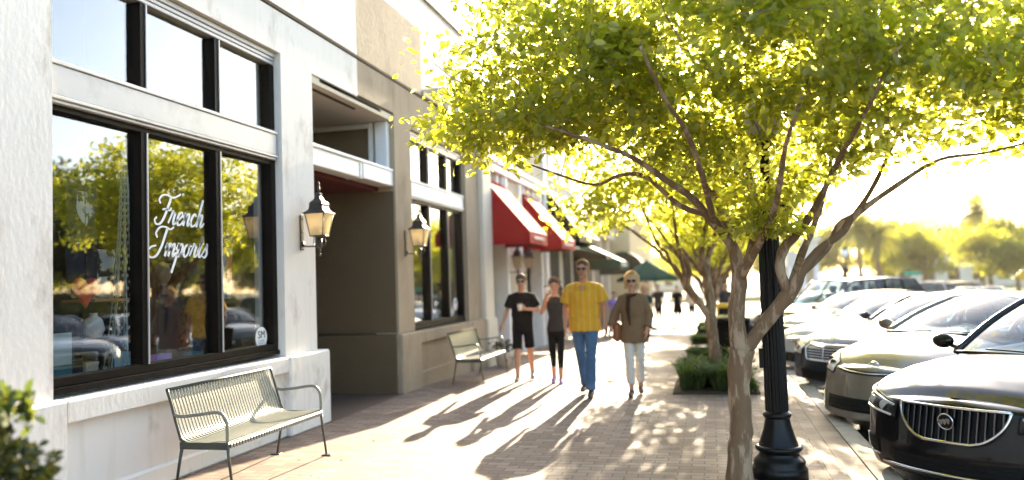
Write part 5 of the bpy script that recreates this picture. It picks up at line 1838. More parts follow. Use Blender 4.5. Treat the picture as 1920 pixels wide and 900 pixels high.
    if P.get('seats', True):
        for (xx, yy) in ((xa + 1.15, -.38), (xa + 1.15, .38)):
            b = MB()
            b.bbox(xx, xx + .16, yy - .24, yy + .24, belt(xa + 1) - .2, zr - .38, .06); b.bbox(xx + .04, xx + .14, yy - .13, yy + .13, zr - .37, zr - .19, .04)
            b.build('seat', M_seat, t)
        yy = .38 * P.get('drive', -1)
        b = MB(); ring = [(xa + .62 - .05 * math.sin(a), yy + .18 * math.cos(a), zbelt(xa) - .01 + .17 * math.sin(a)) for a in np.linspace(0, 2 * math.pi, 25)]
        b.tube(ring, .014, 6, cap=False); b.tube([ring[0], ring[12]], .012, 5)
        b.build('steering_wheel', M_trim, t)
    # underbody and wheels
    b = MB(); b.box(wf + rw + .08, wr - rw - .08, -Wd * .82, Wd * .82, .17, .32); b.box(.12, wf - rw - .1, -hw[0] * .8, hw[0] * .8, .18, .30); b.box(wr + rw + .1, L - .1, -Wd * .75, Wd * .75, .2, .35)
    b.box(wf - rw - .09, wf + rw + .07, -Wd * .62, Wd * .62, .22, .80 if zc.max() > .8 else .6)
    b.box(wr - rw - .07, wr + rw + .09, -Wd * .62, Wd * .62, .22, .60)
    b.build('underbody', M_trim, t)
    for (xw, s) in ((wf, -1), (wf, 1), (wr, -1), (wr, 1)):
        wo = empty('wheel', (xw, s * (Wd - .115), rw)); wo.parent = t
        prof = [(rw * .66, -.095), (rw * .93, -.105), (rw * .99, -.085), (rw, -.04), (rw, .04), (rw * .99, .085), (rw * .93, .105), (rw * .66, .095)]
        MB().lathe(prof, 28, (0, 0, 0), 'y').build('tyre', M_tyre, wo)
        b = MB()
        b.lathe([(rw * .66, .06), (rw * .62, .085), (rw * .60, .05)][::1] if s > 0 else [(rw * .66, -.06), (rw * .62, -.085), (rw * .60, -.05)], 28, (0, 0, 0), 'y')
        for k in range(5):
            a = 2 * math.pi * k / 5 + .3
            b.tube([(0, s * .08, 0), (rw * .62 * math.cos(a), s * .085, rw * .62 * math.sin(a))], [.035, .026], 6, flat=(1, .7))
        b.lathe([(.055, .09 * s), (.05, .1 * s)], 14, (0, 0, 0), 'y')
        b.build('rim', M_refl, wo)
        MB().lathe([(rw * .60, .0), (rw * .60, .01)], 20, (0, 0, 0), 'y').build('brake_disc', M_trim, wo)
    # tail lamps
    for s in (-1, 1):
        zt_ = float(zs[-1]) - .08
        MB().bbox(L - .10, L + .02, s * hw[-1] * .78 - .10, s * hw[-1] * .78 + .10, zt_ - .06, zt_ + .06, .02).build('tail_lamp', M_red, t)
    return t

SEDAN = dict(L=4.8, W=1.84, wf=.93, wr=3.70, rw=.335,
    hw=[(0, .70), (.06, .78), (.15, .84), (.35, .895), (.8, .92), (3.9, .92), (4.4, .89), (4.7, .82), (4.8, .74)],
    zc=[(0, .70), (.05, .76), (.15, .82), (.5, .90), (1.2, .985), (1.6, .99), (3.6, 1.02), (4.3, 1.04), (4.65, 1.02), (4.8, .92)],
    zs=[(0, .62), (.1, .66), (.3, .74), (.9, .84), (1.6, .88), (3.8, .92), (4.6, .90), (4.8, .84)],
    zb=[(0, .22), (.2, .19), (.6, .19), (4.2, .20), (4.8, .30)],
    cab=dict(x0=1.25, x1=2.05, x2=3.35, x3=4.15, zr=1.45, wb=.73, wt=.60, doors=(1.5, 2.5, 3.4)),
    head=dict(y0=.56, y1=.89, zi=(.60, .68), zo=(.66, .78)))
def deep(base, **kw):
    d = dict(base)
    for k, v in kw.items():
        if isinstance(v, dict) and isinstance(d.get(k), dict):
            q = dict(d[k]); q.update(v); d[k] = q
        else: d[k] = v
    return d

def park(P, name, label, x, y, a, **kw):
    """x,y nose position; a = heading angle from -Y towards -X"""
    # local +x (rearwards) must map to -(heading); heading = (-sin a, -cos a)
    rx, ry = math.sin(R(a)), math.cos(R(a))
    return make_car(name, label, (x, y, zg(y) - .13), math.atan2(ry, rx), P, **kw)

CAR1 = deep(SEDAN, paint=P_black, head_detail=True, bow=.16, rake=.22, chin=.25,
    hw=[(0, .66), (.05, .745), (.13, .815), (.3, .875), (.8, .925), (3.9, .925), (4.4, .89), (4.7, .82), (4.8, .74)],
    zc=[(0, .765), (.04, .80), (.12, .845), (.4, .915), (1.2, 1.01), (1.6, 1.02), (3.6, 1.03), (4.3, 1.05), (4.65, 1.03), (4.8, .92)],
    zs=[(0, .70), (.1, .73), (.3, .79), (.9, .87), (1.6, .90), (3.8, .92), (4.6, .90), (4.8, .84)],
    zb=[(0, .20), (.2, .18), (.6, .18), (4.2, .20), (4.8, .30)],
    grille=dict(kind='vertical', z0=.485, z1=.725, w0=.17, w1=.405, n=15, pw=.55, fr=.012),
    emblem=(.63, .056, 'shields'), emb_off=.045, emb_tilt=-.1,
    head=dict(y0=.455, y1=.885, zi=(.595, .70), zo=(.64, .80), curve=1.1),
    intake=dict(z0=.26, z1=.36, w=.50, chrome=True), fog=dict(y0=.62, y1=.80, z0=.30, z1=.42, chrome=True),
    cab=dict(x0=1.22, x1=2.15, x2=3.35, x3=4.2, zr=1.47, wb=.76, wt=.60))
CAR2 = deep(SEDAN, L=4.45, paint=P_gold, bow=.17, rake=.35, wf=.90, wr=3.60, rw=.315, W=1.74,
    hw=[(0, .60), (.05, .69), (.13, .76), (.3, .82), (.8, .865), (3.6, .865), (4.1, .84), (4.45, .74)],
    zc=[(0, .72), (.06, .78), (.2, .85), (.6, .95), (1.0, 1.03), (1.5, 1.05), (3.3, 1.07), (4.0, 1.08), (4.3, 1.06), (4.45, .95)],
    zs=[(0, .66), (.1, .70), (.3, .77), (.9, .88), (1.6, .92), (3.8, .95), (4.45, .9)],
    zb=[(0, .20), (.2, .18), (.6, .18), (3.9, .20), (4.45, .30)],
    slot=(.635, .675, .46), emblem=(.73, .065, 'ovals'), emb_off=-.035, emb_tilt=.55, emb_sq=.68,
    head=dict(y0=.52, y1=.845, zi=(.62, .73), zo=(.66, .90), curve=1.0),
    intake=dict(z0=.27, z1=.40, w=.52),
    cab=dict(x0=1.02, x1=1.95, x2=2.9, x3=4.1, zr=1.42, wb=.74, wt=.56, doors=(1.4, 2.4, 3.3)))
CAR3 = deep(SEDAN, paint=P_navy, bow=.10, rake=.12, L=4.9, W=1.86,
    grille=dict(kind='horizontal', z0=.50, z1=.72, w0=.34, w1=.40, n=6, pw=1.0, fr=.013, mid=True),
    emblem=(.80, .04, 'star'), emb_off=-.08, emb_tilt=0.0, head=dict(y0=.50, y1=.88, zi=(.56, .70), zo=(.60, .80), curve=1.0),
    intake=dict(z0=.25, z1=.36, w=.5), cab=dict(x0=1.30, x1=2.1, x2=3.4, x3=4.25, zr=1.38))
CAR4 = deep(SEDAN, paint=P_white, bow=.15, rake=.25, intake=dict(z0=.28, z1=.44, w=.45), slot=(.60, .64, .3),
    head=dict(y0=.50, y1=.88, zi=(.60, .70), zo=(.66, .82)), cab=dict(zr=1.37))
CAR5 = deep(SEDAN, paint=P_olive, bow=.13, rake=.15, intake=dict(z0=.28, z1=.40, w=.5), grille=dict(kind='horizontal', z0=.52, z1=.68, w0=.36, w1=.40, n=4, pw=1.0),
    cab=dict(zr=1.43), zc=[(0, .78), (.05, .82), (.15, .88), (.5, .98), (1.2, 1.06), (1.6, 1.07), (3.6, 1.09), (4.3, 1.1), (4.65, 1.08), (4.8, .95)])
WAGON = deep(SEDAN, paint=P_navy, L=4.95, bow=.10, rake=.08, wf=.95, wr=3.85, rw=.37, W=1.9,
    hw=[(0, .74), (.06, .82), (.15, .88), (.4, .93), (.8, .95), (4.5, .95), (4.85, .92), (4.95, .85)],
    zc=[(0, .92), (.05, .98), (.2, 1.04), (.6, 1.09), (1.3, 1.15), (4.6, 1.15), (4.95, 1.10)],
    zs=[(0, .84), (.1, .88), (.4, .94), (1.3, 1.02), (4.6, 1.04), (4.95, 1.0)],
    zb=[(0, .34), (.2, .28), (.6, .26), (4.5, .28), (4.95, .38)],
    grille=dict(kind='horizontal', z0=.64, z1=.84, w0=.38, w1=.44, n=3, pw=1.0, br=.012),
    head=dict(y0=.52, y1=.90, zi=(.70, .84), zo=(.74, .92)), intake=dict(z0=.40, z1=.50, w=.5),
    cab=dict(x0=1.22, x1=1.95, x2=4.45, x3=4.85, zr=1.76, wb=.79, wt=.66, pillars=(.27, .50, .76), wagon=True, doors=(1.5, 2.6, 3.6)),
    sglass=M_darkglass)
park(CAR1, 'parked_car', 'black car nearest the camera with a chrome waterfall grille', 1.70, 6.52, 45)
park(CAR2, 'parked_car', 'pewter hatchback parked beside the black car', 1.58, 9.15, 52)
park(CAR3, 'parked_car', 'dark saloon with a wide slatted chrome grille, third from the camera', 1.56, 12.0, 56)
park(CAR4, 'parked_car', 'white saloon behind the dark one with the wide grille, fourth from the camera', 1.52, 14.8, 56)
park(CAR5, 'parked_car', 'dark olive saloon, fifth from the camera, just right of the lamp post', 1.52, 17.9, 56)
park(WAGON, 'parked_car', 'dark blue estate car with a roof rack, side windows facing the camera', 1.55, 21.0, 50)
park(deep(CAR5, paint=P_navy), 'parked_car', 'dark saloon seen behind the near tree trunk', 1.4, 24.6, 56)
park(deep(CAR4, paint=P_silver), 'parked_car', 'pale saloon glimpsed beyond the dark cars behind the trunk', 1.5, 28.0, 56)
# far rows: built once, copied
fc = park(deep(CAR4, seats=False), 'parked_car', 'white saloon in the far row, rightmost of the white cars', 16.6, 54.5, 20, group='cars in the far rows of the car park')
fw_ = park(deep(WAGON, paint=P_white, seats=False), 'parked_car', 'white estate car in the far row above the dark blue estate car roof', 12.2, 50.0, 15, group='cars in the far rows of the car park')
def farcopy(src, x, y, a, lb):
    c = copy_tree(src); c.location = (x, y, zg(y) - .13); c.rotation_euler = (0, 0, math.atan2(math.cos(R(a)), math.sin(R(a)))); c['label'] = lb
farcopy(fc, 14.4, 51.5, 18, 'white saloon in the far row, left of the rightmost white car')
farcopy(fw_, 11.2, 58.5, 10, 'white estate car farthest left in the far row')
farcopy(fw_, 14.4, 60.5, 12, 'white estate car behind the white saloons of the far row')
farcopy(fc, 8.3, 47, 25, 'white saloon in the far row partly behind the tree limb')
farcopy(fc, 4.4, 42, 25, 'white saloon seen between the tree trunk and the lamp post')
farcopy(fc, 24, 48, 40, 'white saloon in the far row past the right edge of the view')
farcopy(fw_, 29, 50, 40, 'white estate car in the far row past the right edge of the view')
gs = park(deep(WAGON, paint=P_tan, seats=False), 'parked_car', 'bronze estate car behind the thin tree trunk at the right edge', 19.0, 58.0, -60, group='cars in the far rows of the car park')
# ------------------------------------------------------------------ people
def capsule(b, p0, p1, r0, r1, n=12, flat=None):
    p0, p1 = Vector(p0), Vector(p1)
    d = (p1 - p0); L = d.length; d = d / (L + 1e-9)
    pts, rad = [], []
    for a in (90, 70, 45, 20):
        pts.append(p0 - d * r0 * math.sin(R(a))); rad.append(max(1e-4, r0 * math.cos(R(a))))
    for f in (0, .33, .66, 1):
        pts.append(p0 + d * L * f); rad.append(r0 + (r1 - r0) * f)
    for a in (20, 45, 70, 90):
        pts.append(p1 + d * r1 * math.sin(R(a))); rad.append(max(1e-4, r1 * math.cos(R(a))))
    b.tube(pts, rad, n, flat=flat)
def eloft(b, secs, n=20):
    """secs: (z, cx, cy, rx, ry) elliptical sections, closed"""
    rows = []
    for z, cx, cy, rx, ry in secs:
        rows.append([(cx + rx * math.cos(2 * math.pi * k / n), cy + ry * math.sin(2 * math.pi * k / n), z) for k in range(n)])
    b.grid(rows, closed=True)
    b.add(rows[0], [tuple(range(n))[::-1]]); b.add(rows[-1], [tuple(range(n))])
def solid(b, name, m, parent, voxel=.010, smooth=4, disp=0.0, dscale=.12):
    o = b.build('tmp', None)
    md = o.modifiers.new('r', 'REMESH'); md.mode = 'VOXEL'; md.voxel_size = voxel
    s_ = o.modifiers.new('s', 'SMOOTH'); s_.iterations = smooth; s_.factor = .5
    if disp:
        tx = bpy.data.textures.new('fold', 'CLOUDS'); tx.noise_scale = dscale
        d = o.modifiers.new('d', 'DISPLACE'); d.texture = tx; d.strength = disp; d.mid_level = .5
    bpy.context.view_layer.update()
    me = bpy.data.meshes.new_from_object(o.evaluated_get(bpy.context.evaluated_depsgraph_get()))
    bpy.data.objects.remove(o)
    me.materials.clear(); me.materials.append(m)
    me.polygons.foreach_set('use_smooth', np.full(len(me.polygons), True))
    me.name = name
    q = bpy.data.objects.new(name, me); COL.objects.link(q); q.parent = parent
    return q
M_skin = mat('skin', (.50, .27, .17), .5, var=.06, vscale=20)
M_skin2 = mat('tanned_skin', (.44, .22, .13), .5, var=.08, vscale=20)
M_lens2 = mat('sunglass_lens', (.012, .010, .010), .15)
M_cup = mat('paper_cup', (.75, .73, .68), .6)
M_lid = mat('dark_cup_lid', (.10, .06, .04), .4)
def hand(b, w, d, side, up, s=1.0, curl=.35):
    """palm + four fingers + thumb from wrist w along d; `up` = thumb side"""
    w, d, up = Vector(w), Vector(d).normalized(), Vector(up)
    up = (up - d * up.dot(d)).normalized()
    nrm = d.cross(up) * side
    pc = w + d * .045 * s
    for k in (-1, -.33, .33, 1):
        capsule(b, w + up * k * .012 * s, w + d * .082 * s + up * k * .027 * s, .016 * s, .0125 * s, 8)
    Ls = (.062, .078, .084, .074)
    for i, k in enumerate((-1, -.33, .33, 1)):
        a = w + d * .085 * s + up * k * .027 * s
        L = Ls[i] * s
        d1 = (d + nrm * curl * .6 + up * k * .05).normalized(); p1 = a + d1 * L * .5
        d2 = (d + nrm * curl * 1.8 + up * k * .03).normalized(); p2 = p1 + d2 * L * .45
        capsule(b, a, p1, .0098 * s, .0088 * s, 7); capsule(b, p1, p2, .0088 * s, .0075 * s, 7)
    t0_ = w + d * .025 * s + up * .026 * s
    t1__ = t0_ + (d * .6 + up * .7 + nrm * .2).normalized() * .038 * s
    t2__ = t1__ + (d * .9 + up * .25 + nrm * .45).normalized() * .032 * s
    capsule(b, t0_, t1__, .014 * s, .011 * s, 8); capsule(b, t1__, t2__, .011 * s, .009 * s, 8)

def person(label, loc, h, P, rz=0.0, vox=.009, group=None):
    """faces local -Y; x to the viewer's right. P holds pose and clothes"""
    s = h / 1.75
    t = thing('person', label, 'person', (loc[0], loc[1], zg(loc[1])), rz, group)
    S = lambda p: (p[0] * s, p[1] * s, p[2] * s)
    g = P.get('girth', 1.0)
    sw = P.get('sw', .185)
    hips = {-1: (-.085 * g, .0, .93), 1: (.085 * g, .0, .93)}
    legs = {}
    for sd in (-1, 1):
        f = P['feet'][0 if sd < 0 else 1]      # (x,y,lift,kneebend)
        an = (f[0], f[1] + .04, .085 + f[2])
        hp = hips[sd]
        kn = ((hp[0] + an[0]) / 2 + .0, (hp[1] + an[1]) / 2 - f[3], (hp[2] + an[2]) / 2 + .03)
        legs[sd] = (hp, kn, an)
    # --- skin body, one surface
    b = MB()
    fem = P.get('fem', False)
    waist = .108 if fem else .132
    eloft(b, [tuple(v * s for v in q) for q in [(.84, 0, .0, .10, .08), (.90, 0, 0, .155 * g, .10), (1.0, 0, 0, .15 * g, .10), (1.12, 0, 0, waist * g, .085), (1.26, 0, 0, .145 * g, .10), (1.37, 0, .0, .15 * g, .10), (1.435, 0, .01, .105, .075), (1.49, 0, .01, .06, .05)]])
    capsule(b, S((0, .015, 1.44)), S((0, .0, 1.58)), .058 * s, .052 * s)
    sh = {}
    for sd in (-1, 1):
        shp = (sd * (sw - .012), .01, 1.395); sh[sd] = shp
        el, wr_, hd, thumb = P['arms'][0 if sd < 0 else 1]
        capsule(b, S((sd * .05, .01, 1.435)), S(shp), .046 * s, .052 * s)
        capsule(b, S(shp), S(el), .048 * g * s, .038 * g * s)
        capsule(b, S(el), S(wr_), .038 * g * s, .026 * s)
        hand(b, S(wr_), hd, sd, thumb, s, P.get('curl', .35))
        hp, kn, an = legs[sd]
        capsule(b, S(hp), S(kn), .080 * g * s, .052 * s)
        mid = tuple((np.array(kn) * .72 + np.array(an) * .28) + np.array((0, .018, 0)))
        capsule(b, S(kn), S(mid), .050 * s, .052 * s); capsule(b, S(mid), S(an), .052 * s, .036 * s)
        capsule(b, S((an[0], an[1] + .02, an[2] - .03)), S((an[0], an[1] - .13, an[2] - .05)), .034 * s, .028 * s)
    # head
    hx_, hy, hz = P.get('head', (0, -.015, 1.645))
    b.ell(S((hx_, hy + .012, hz + .025)), (.077 * s, .095 * s, .098 * s), 20, 14)
    b.ell(S((hx_, hy - .012, hz - .045)), (.058 * s, .070 * s, .070 * s), 16, 10)
    capsule(b, S((hx_, hy - .088, hz + .012)), S((hx_, hy - .105, hz - .022)), .009 * s, .014 * s, 8)     # nose
    capsule(b, S((hx_ - .035, hy - .080, hz + .030)), S((hx_ + .035, hy - .080, hz + .030)), .012 * s, .012 * s, 8)
    capsule(b, S((hx_ - .020, hy - .079, hz - .062)), S((hx_ + .020, hy - .079, hz - .062)), .008 * s, .008 * s, 6)
    capsule(b, S((hx_ - .010, hy - .070, hz - .100)), S((hx_ + .010, hy - .070, hz - .100)), .016 * s, .016 * s, 6)
    for sd in (-1, 1):
        b.ell(S((hx_ + sd * .078, hy + .015, hz - .005)), (.010 * s, .020 * s, .032 * s), 8, 6)
    body = solid(b, 'body', P.get('skin', M_skin), t, vox * .75, 3)
    # lips / sunglasses
    b = MB(); b.tube([S((hx_ - .022, hy - .086, hz - .060)), S((hx_, hy - .090, hz - .058)), S((hx_ + .022, hy - .086, hz - .060))], .0045 * s, 5); b.build('lips', mat('lips', (.32, .10, .08), .5) if 'lips' not in MATS else MATS['lips'], t)
    if P.get('glasses'):
        b = MB()
        for sd in (-1, 1):
            b.ell(S((hx_ + sd * .034, hy - .092, hz + .012)), (.029 * s, .009 * s, .021 * s), 12, 8)
            b.tube([S((hx_ + sd * .06, hy - .085, hz + .018)), S((hx_ + sd * .082, hy + .01, hz + .012))], .003 * s, 4)
        b.tube([S((hx_ - .02, hy - .098, hz + .018)), S((hx_ + .02, hy - .098, hz + .018))], .003 * s, 4)
        b.build('sunglasses', M_lens2, t)
    else:
        b = MB()
        for sd in (-1, 1): b.ell(S((hx_ + sd * .031, hy - .083, hz + .012)), (.012 * s, .006 * s, .007 * s), 8, 6)
        b.build('eyes', M_lens2, t)
    # hair
    hk = P.get('hair')
    if hk:
        m_, kind = hk
        b = MB()
        # cap of hair behind the face line
        rows = []
        for i in range(9):
            el = R(90 - i * 14)
            row = []
            for k in range(25):
                a = R(-150 + 300 * k / 24)        # leaves the face open
                limit = R(8 + 30 * math.exp(-((abs(math.degrees(a)) - 0) / 55.0) ** 2 * 0)) 
                r1 = 1.0
                x = math.sin(a) * math.cos(el); y = math.cos(a) * math.cos(el); z = math.sin(el)
                row.append(S((hx_ + x * .088, hy + .018 + y * .105, hz + .028 + z * .110)))
            rows.append(row)
        if kind == 'short':
            b.ell(S((hx_, hy + .020, hz + .055)), (.086 * s, .100 * s, .090 * s), 18, 12)
        elif kind == 'buzz':
            b.ell(S((hx_, hy + .020, hz + .056)), (.081 * s, .094 * s, .082 * s), 18, 12)
            capsule(b, S((hx_ - .03, hy - .055, hz + .108)), S((hx_ + .03, hy - .05, hz + .108)), .016 * s, .016 * s)
        elif kind == 'ponytail':
            b.ell(S((hx_, hy + .026, hz + .045)), (.086 * s, .098 * s, .092 * s), 18, 12)
            capsule(b, S((hx_ + .05, hy + .10, hz + .06)), S((hx_ + .10, hy + .12, hz - .04)), .035 * s, .032 * s)
            capsule(b, S((hx_ + .10, hy + .12, hz - .04)), S((hx_ + .095, hy + .12, hz - .22)), .030 * s, .012 * s)
            capsule(b, S((hx_ - .06, hy - .05, hz + .07)), S((hx_ + .055, hy - .055, hz + .075)), .022 * s, .022 * s)
        elif kind == 'curly':
            rnd = random.Random(4)
            b.ell(S((hx_, hy + .035, hz + .045)), (.100 * s, .098 * s, .098 * s), 18, 12)
            for k in range(60):
                a = rnd.uniform(-2.5, 2.5); e = rnd.uniform(-.9, 1.4)
                if abs(a) > 2.2 and e < .55: continue
                x, y, z = math.sin(a) * math.cos(e), math.cos(a) * math.cos(e), math.sin(e)
                b.ell(S((hx_ + x * .095, hy + .02 + y * .09, hz + .03 + z * .10)), (.024 * s,) * 3, 8, 6)
            for sd in (-1, 1):
                capsule(b, S((hx_ + sd * .085, hy + .0, hz + .03)), S((hx_ + sd * .092, hy + .01, hz - .09)), .026 * s, .022 * s)
        elif kind == 'bob':
            b.ell(S((hx_, hy + .030, hz + .04)), (.090 * s, .095 * s, .098 * s), 18, 12)
            for sd in (-1, 1): capsule(b, S((hx_ + sd * .08, hy + .02, hz + .03)), S((hx_ + sd * .085, hy + .02, hz - .12)), .024 * s, .02 * s)
        solid(b, 'hair', m_, t, vox, 1, disp=.012, dscale=.03)
        rg_ = np.random.default_rng(int(h * 1000))
        nst = 700
        dd = rg_.normal(0, 1, (nst, 3)); dd /= np.linalg.norm(dd, axis=1, keepdims=True)
        dd = dd[(dd[:, 2] > -.15) & ((dd[:, 1] > -.25) | (dd[:, 2] > .72))]
        rs = .086 if kind in ('short', 'buzz') else .096
        pp = (dd * (rs, .100, .098) + (hx_, hy + .028, hz + .045)) * s
        V, F = leaf_batch(pp, dd + (0, 0, .2), (.016 if kind in ('short', 'buzz') else .030) * s, rg_, .2)
        np_mesh('hair_wisps', V, F, M_wisp[kind in ('curly', 'bob')], t)
    # --- clothes
    T = P.get('top')
    if T:
        b = MB()
        e = T.get('ease', .018); hem = T.get('hem', .86)
        ww = waist + (T.get('wadd', .012))
        secs = [(hem, 0, 0, (.165 + T.get('flare', 0)) * g + e * .6, .105 + e), (hem + .06, 0, 0, (.162 + T.get('flare', 0)) * g + e * .6, .105 + e), (1.0, 0, 0, .152 * g + e, .102 + e), (1.12, 0, 0, ww * g + e, .09 + e), (1.26, 0, -.004, .150 * g + e, .108 + e), (1.36, 0, 0, .155 * g + e * .7, .10 + e), (1.43, 0, .008, .115 + e * .4, .075 + e * .7), (1.475, 0, .012, .072, .055 + e * .3)]
        eloft(b, [tuple(v * s for v in q) for q in secs])
        for sd in (-1, 1):
            shp = sh[sd]; el, wr_, hd, th_ = P['arms'][0 if sd < 0 else 1]
            if T['sleeve'] == 'none':
                capsule(b, S((sd * .07, .01, 1.44)), S((sd * .12, .01, 1.42)), (.030 + e) * s, (.030 + e) * s); continue
            capsule(b, S((sd * .05, .01, 1.435)), S(shp), (.047 + e * .4) * s, (.052 + e * .45) * s)
            if T['sleeve'] == 'short':
                q = tuple(np.array(shp) * .25 + np.array(el) * .75)
                b.tube([S(shp), S(tuple(np.array(shp) * .6 + np.array(el) * .4)), S(q)], [(.052 + e * .5) * g * s, (.054 + e * .7) * g * s, (.056 + e) * g * s], 12)
            else:
                capsule(b, S(shp), S(el), (.050 + e * .5) * g * s, (.042 + e * .8) * s)
                q = tuple(np.array(el) * .12 + np.array(wr_) * .88)
                b.tube([S(el), S(tuple(np.array(el) * .5 + np.array(wr_) * .5)), S(q)], [(.044 + e) * s, (.042 + e) * s, (.042 + e) * s], 12)
        o = solid(b, T['name'], T['mat'], t, vox, 3, disp=T.get('disp', .016), dscale=.09)
        if T.get('collar'):
            b = MB()
            for sd in (-1, 1):
                b.add([S((sd * .01, -.098, 1.38)), S((sd * .055, -.080, 1.465)), S((sd * .085, -.02, 1.50)), S((sd * .115, -.060, 1.425)), S((sd * .055, -.118, 1.395))], [(0, 1, 2, 3, 4)])
                b.add([S((sd * .01, -.101, 1.375)), S((sd * .055, -.084, 1.460)), S((sd * .085, -.024, 1.495)), S((sd * .118, -.065, 1.420)), S((sd * .055, -.122, 1.390))], [(0, 1, 2, 3, 4)])
            b.add([S((-.045, -.112, 1.455)), S((.045, -.112, 1.455)), S((0, -.124, 1.33))], [(0, 1, 2)])
            b.v[-3:] = [S((-.038, -.118, 1.44)), S((.038, -.118, 1.44)), S((0, -.1275, 1.33))]
            nb = len(b.f)
            b.f.pop(); b.mi.pop(); b.sm.pop()
            b.build('collar', T['mat'], t)
            MB().add([S((-.034, -.1195, 1.44)), S((.034, -.1195, 1.44)), S((0, -.1285, 1.335)), S((-.034, -.112, 1.44)), S((.034, -.112, 1.44)), S((0, -.120, 1.335))], [(0, 1, 2), (5, 4, 3), (0, 3, 4, 1), (1, 4, 5, 2), (2, 5, 3, 0)]).build('open_neck', P.get('skin', M_skin), t)
    B_ = P.get('bottom')
    if B_:
        b = MB()
        e = B_.get('ease', .014); ln = B_.get('len', 1.0)
        eloft(b, [tuple(v * s for v in q) for q in [(.80, 0, 0, .135 * g, .09), (.86, 0, 0, .158 * g + e, .10 + e), (.94, 0, 0, .158 * g + e, .10 + e), (1.02, 0, 0, .145 * g + e, .095 + e)]])
        for sd in (-1, 1):
            hp, kn, an = legs[sd]
            hp_, kn_, an_ = map(np.array, (hp, kn, an))
            if ln <= .5:
                q = hp_ + (kn_ - hp_) * (ln * 2)
                b.tube([S(tuple(hp_ + (0, 0, .02))), S(tuple(hp_ * .5 + q * .5)), S(tuple(q))], [(.086 * g + e) * s, (.082 * g + e) * s, (.078 * g + e) * s], 14)
            else:
                capsule(b, S(tuple(hp_ + (0, 0, .0))), S(tuple(kn_)), (.084 * g + e) * s, (.058 + e * .9) * s)
                q = kn_ + (an_ - kn_) * ((ln - .5) * 2)
                b.tube([S(tuple(kn_)), S(tuple(kn_ * .6 + q * .4 + (0, .012, 0))), S(tuple(q))], [(.056 + e) * s, (.056 + e * .9) * s, (B_.get('cuff', .048) + e) * s], 14)
        solid(b, B_['name'], B_['mat'], t, vox, 3, disp=B_.get('disp', .012), dscale=.07)
    for sd in (-1, 1):
        hp, kn, an = legs[sd]
        b = MB()
        ax, ay, az = an
        capsule(b, S((ax, ay + .035, az - .040)), S((ax + sd * .012, ay - .11, az - .048)), .043 * s, .038 * s, 10)
        capsule(b, S((ax, ay + .01, az - .02)), S((ax, ay - .06, az - .035)), .042 * s, .036 * s, 10)
        capsule(b, S((ax + sd * .012, ay - .10, az - .052)), S((ax + sd * .016, ay - .165, az - .058)), .040 * s, .026 * s, 10)
        so_ = solid(b, 'shoe', P['shoes'], t, .008, 2)
        if P.get('sole'):
            MB().bbox(ax * s - .045 * s, ax * s + .045 * s, (ay - .19) * s, (ay + .075) * s, (az - .092) * s, (az - .070) * s, .01).build('sole', P['sole'], so_)
    return t, S, sh, legs

M_wisp = {True: leaf_mat('blond_hair_wisps', (.5, .35, .16), (.6, .45, .22), (.7, .5, .22), (.85, .65, .35), .6), False: leaf_mat('brown_hair_wisps', (.06, .03, .015), (.09, .05, .03), (.10, .05, .02), (.16, .09, .04), .4)}
def stripes_mat():
    m = mat('yellow_striped_cotton', (.72, .40, .03), .8)
    n = m.node_tree.nodes; l = m.node_tree.links; bs = n['Principled BSDF']
    tc = n.new('ShaderNodeTexCoord'); sp = n.new('ShaderNodeSeparateXYZ'); l.new(tc.outputs['Object'], sp.inputs[0])
    cur = None
    def wave(freq, lo, c0, c1, src, ph=0.0):
        mu = n.new('ShaderNodeMath'); mu.operation = 'MULTIPLY_ADD'; mu.inputs[1].default_value = freq; mu.inputs[2].default_value = ph; l.new(sp.outputs[0], mu.inputs[0])
        si = n.new('ShaderNodeMath'); si.operation = 'SINE'; l.new(mu.outputs[0], si.inputs[0])
        mr = n.new('ShaderNodeMapRange'); mr.inputs[1].default_value = lo; mr.inputs[2].default_value = lo + .15; l.new(si.outputs[0], mr.inputs[0])
        mx = n.new('ShaderNodeMix'); mx.data_type = 'RGBA'
        if src: l.new(src, mx.inputs[6])
        else: mx.inputs[6].default_value = hx(c0)
        mx.inputs[7].default_value = hx(c1); l.new(mr.outputs[0], mx.inputs[0])
        return mx.outputs[2]
    c = wave(75, .55, (.62, .32, .022), (.66, .38, .045), None)
    c = wave(75, .80, None, (.52, .31, .07), c, 1.9)
    l.new(c, bs.inputs['Base Color'])
    return m
M_ystripe = stripes_mat()
M_jean = mat('blue_denim', (.06, .12, .22), .85, var=.25, vscale=9, stain=(.13, .21, .33), stain_scale=3)
M_blk = mat('black_cotton', (.010, .010, .011), .9)
M_char = mat('charcoal_knit', (.045, .042, .042), .9, var=.1)
M_taupe = mat('taupe_linen', (.19, .12, .065), .9, var=.12, vscale=14)
M_offw = mat('off_white_cotton', (.62, .57, .50), .9, var=.05)
M_purp = mat('purple_trainer', (.28, .18, .50), .6)
M_shoe = mat('dark_leather', (.02, .015, .012), .4)
M_snk = mat('grey_trainer', (.20, .20, .20), .7)
M_hbr = mat('brown_hair', (.055, .030, .016), .55, var=.3, vscale=60)
M_hblk = mat('dark_hair', (.020, .013, .010), .5, var=.3, vscale=60)
M_hbl = mat('blond_hair', (.50, .34, .15), .55, var=.25, vscale=60)
M_bagl = mat('tan_leather_bag', (.20, .07, .025), .45, var=.15)
def cup(loc, label):
    t = thing('drink_cup', label, 'cup', loc)
    MB().lathe([(.030, 0), (.042, .11)], 18).build('cup_body', M_cup, t)
    MB().lathe([(.044, .108), (.044, .118), (.036, .126), (0, .128)], 18).build('lid', M_lid, t)
    return t
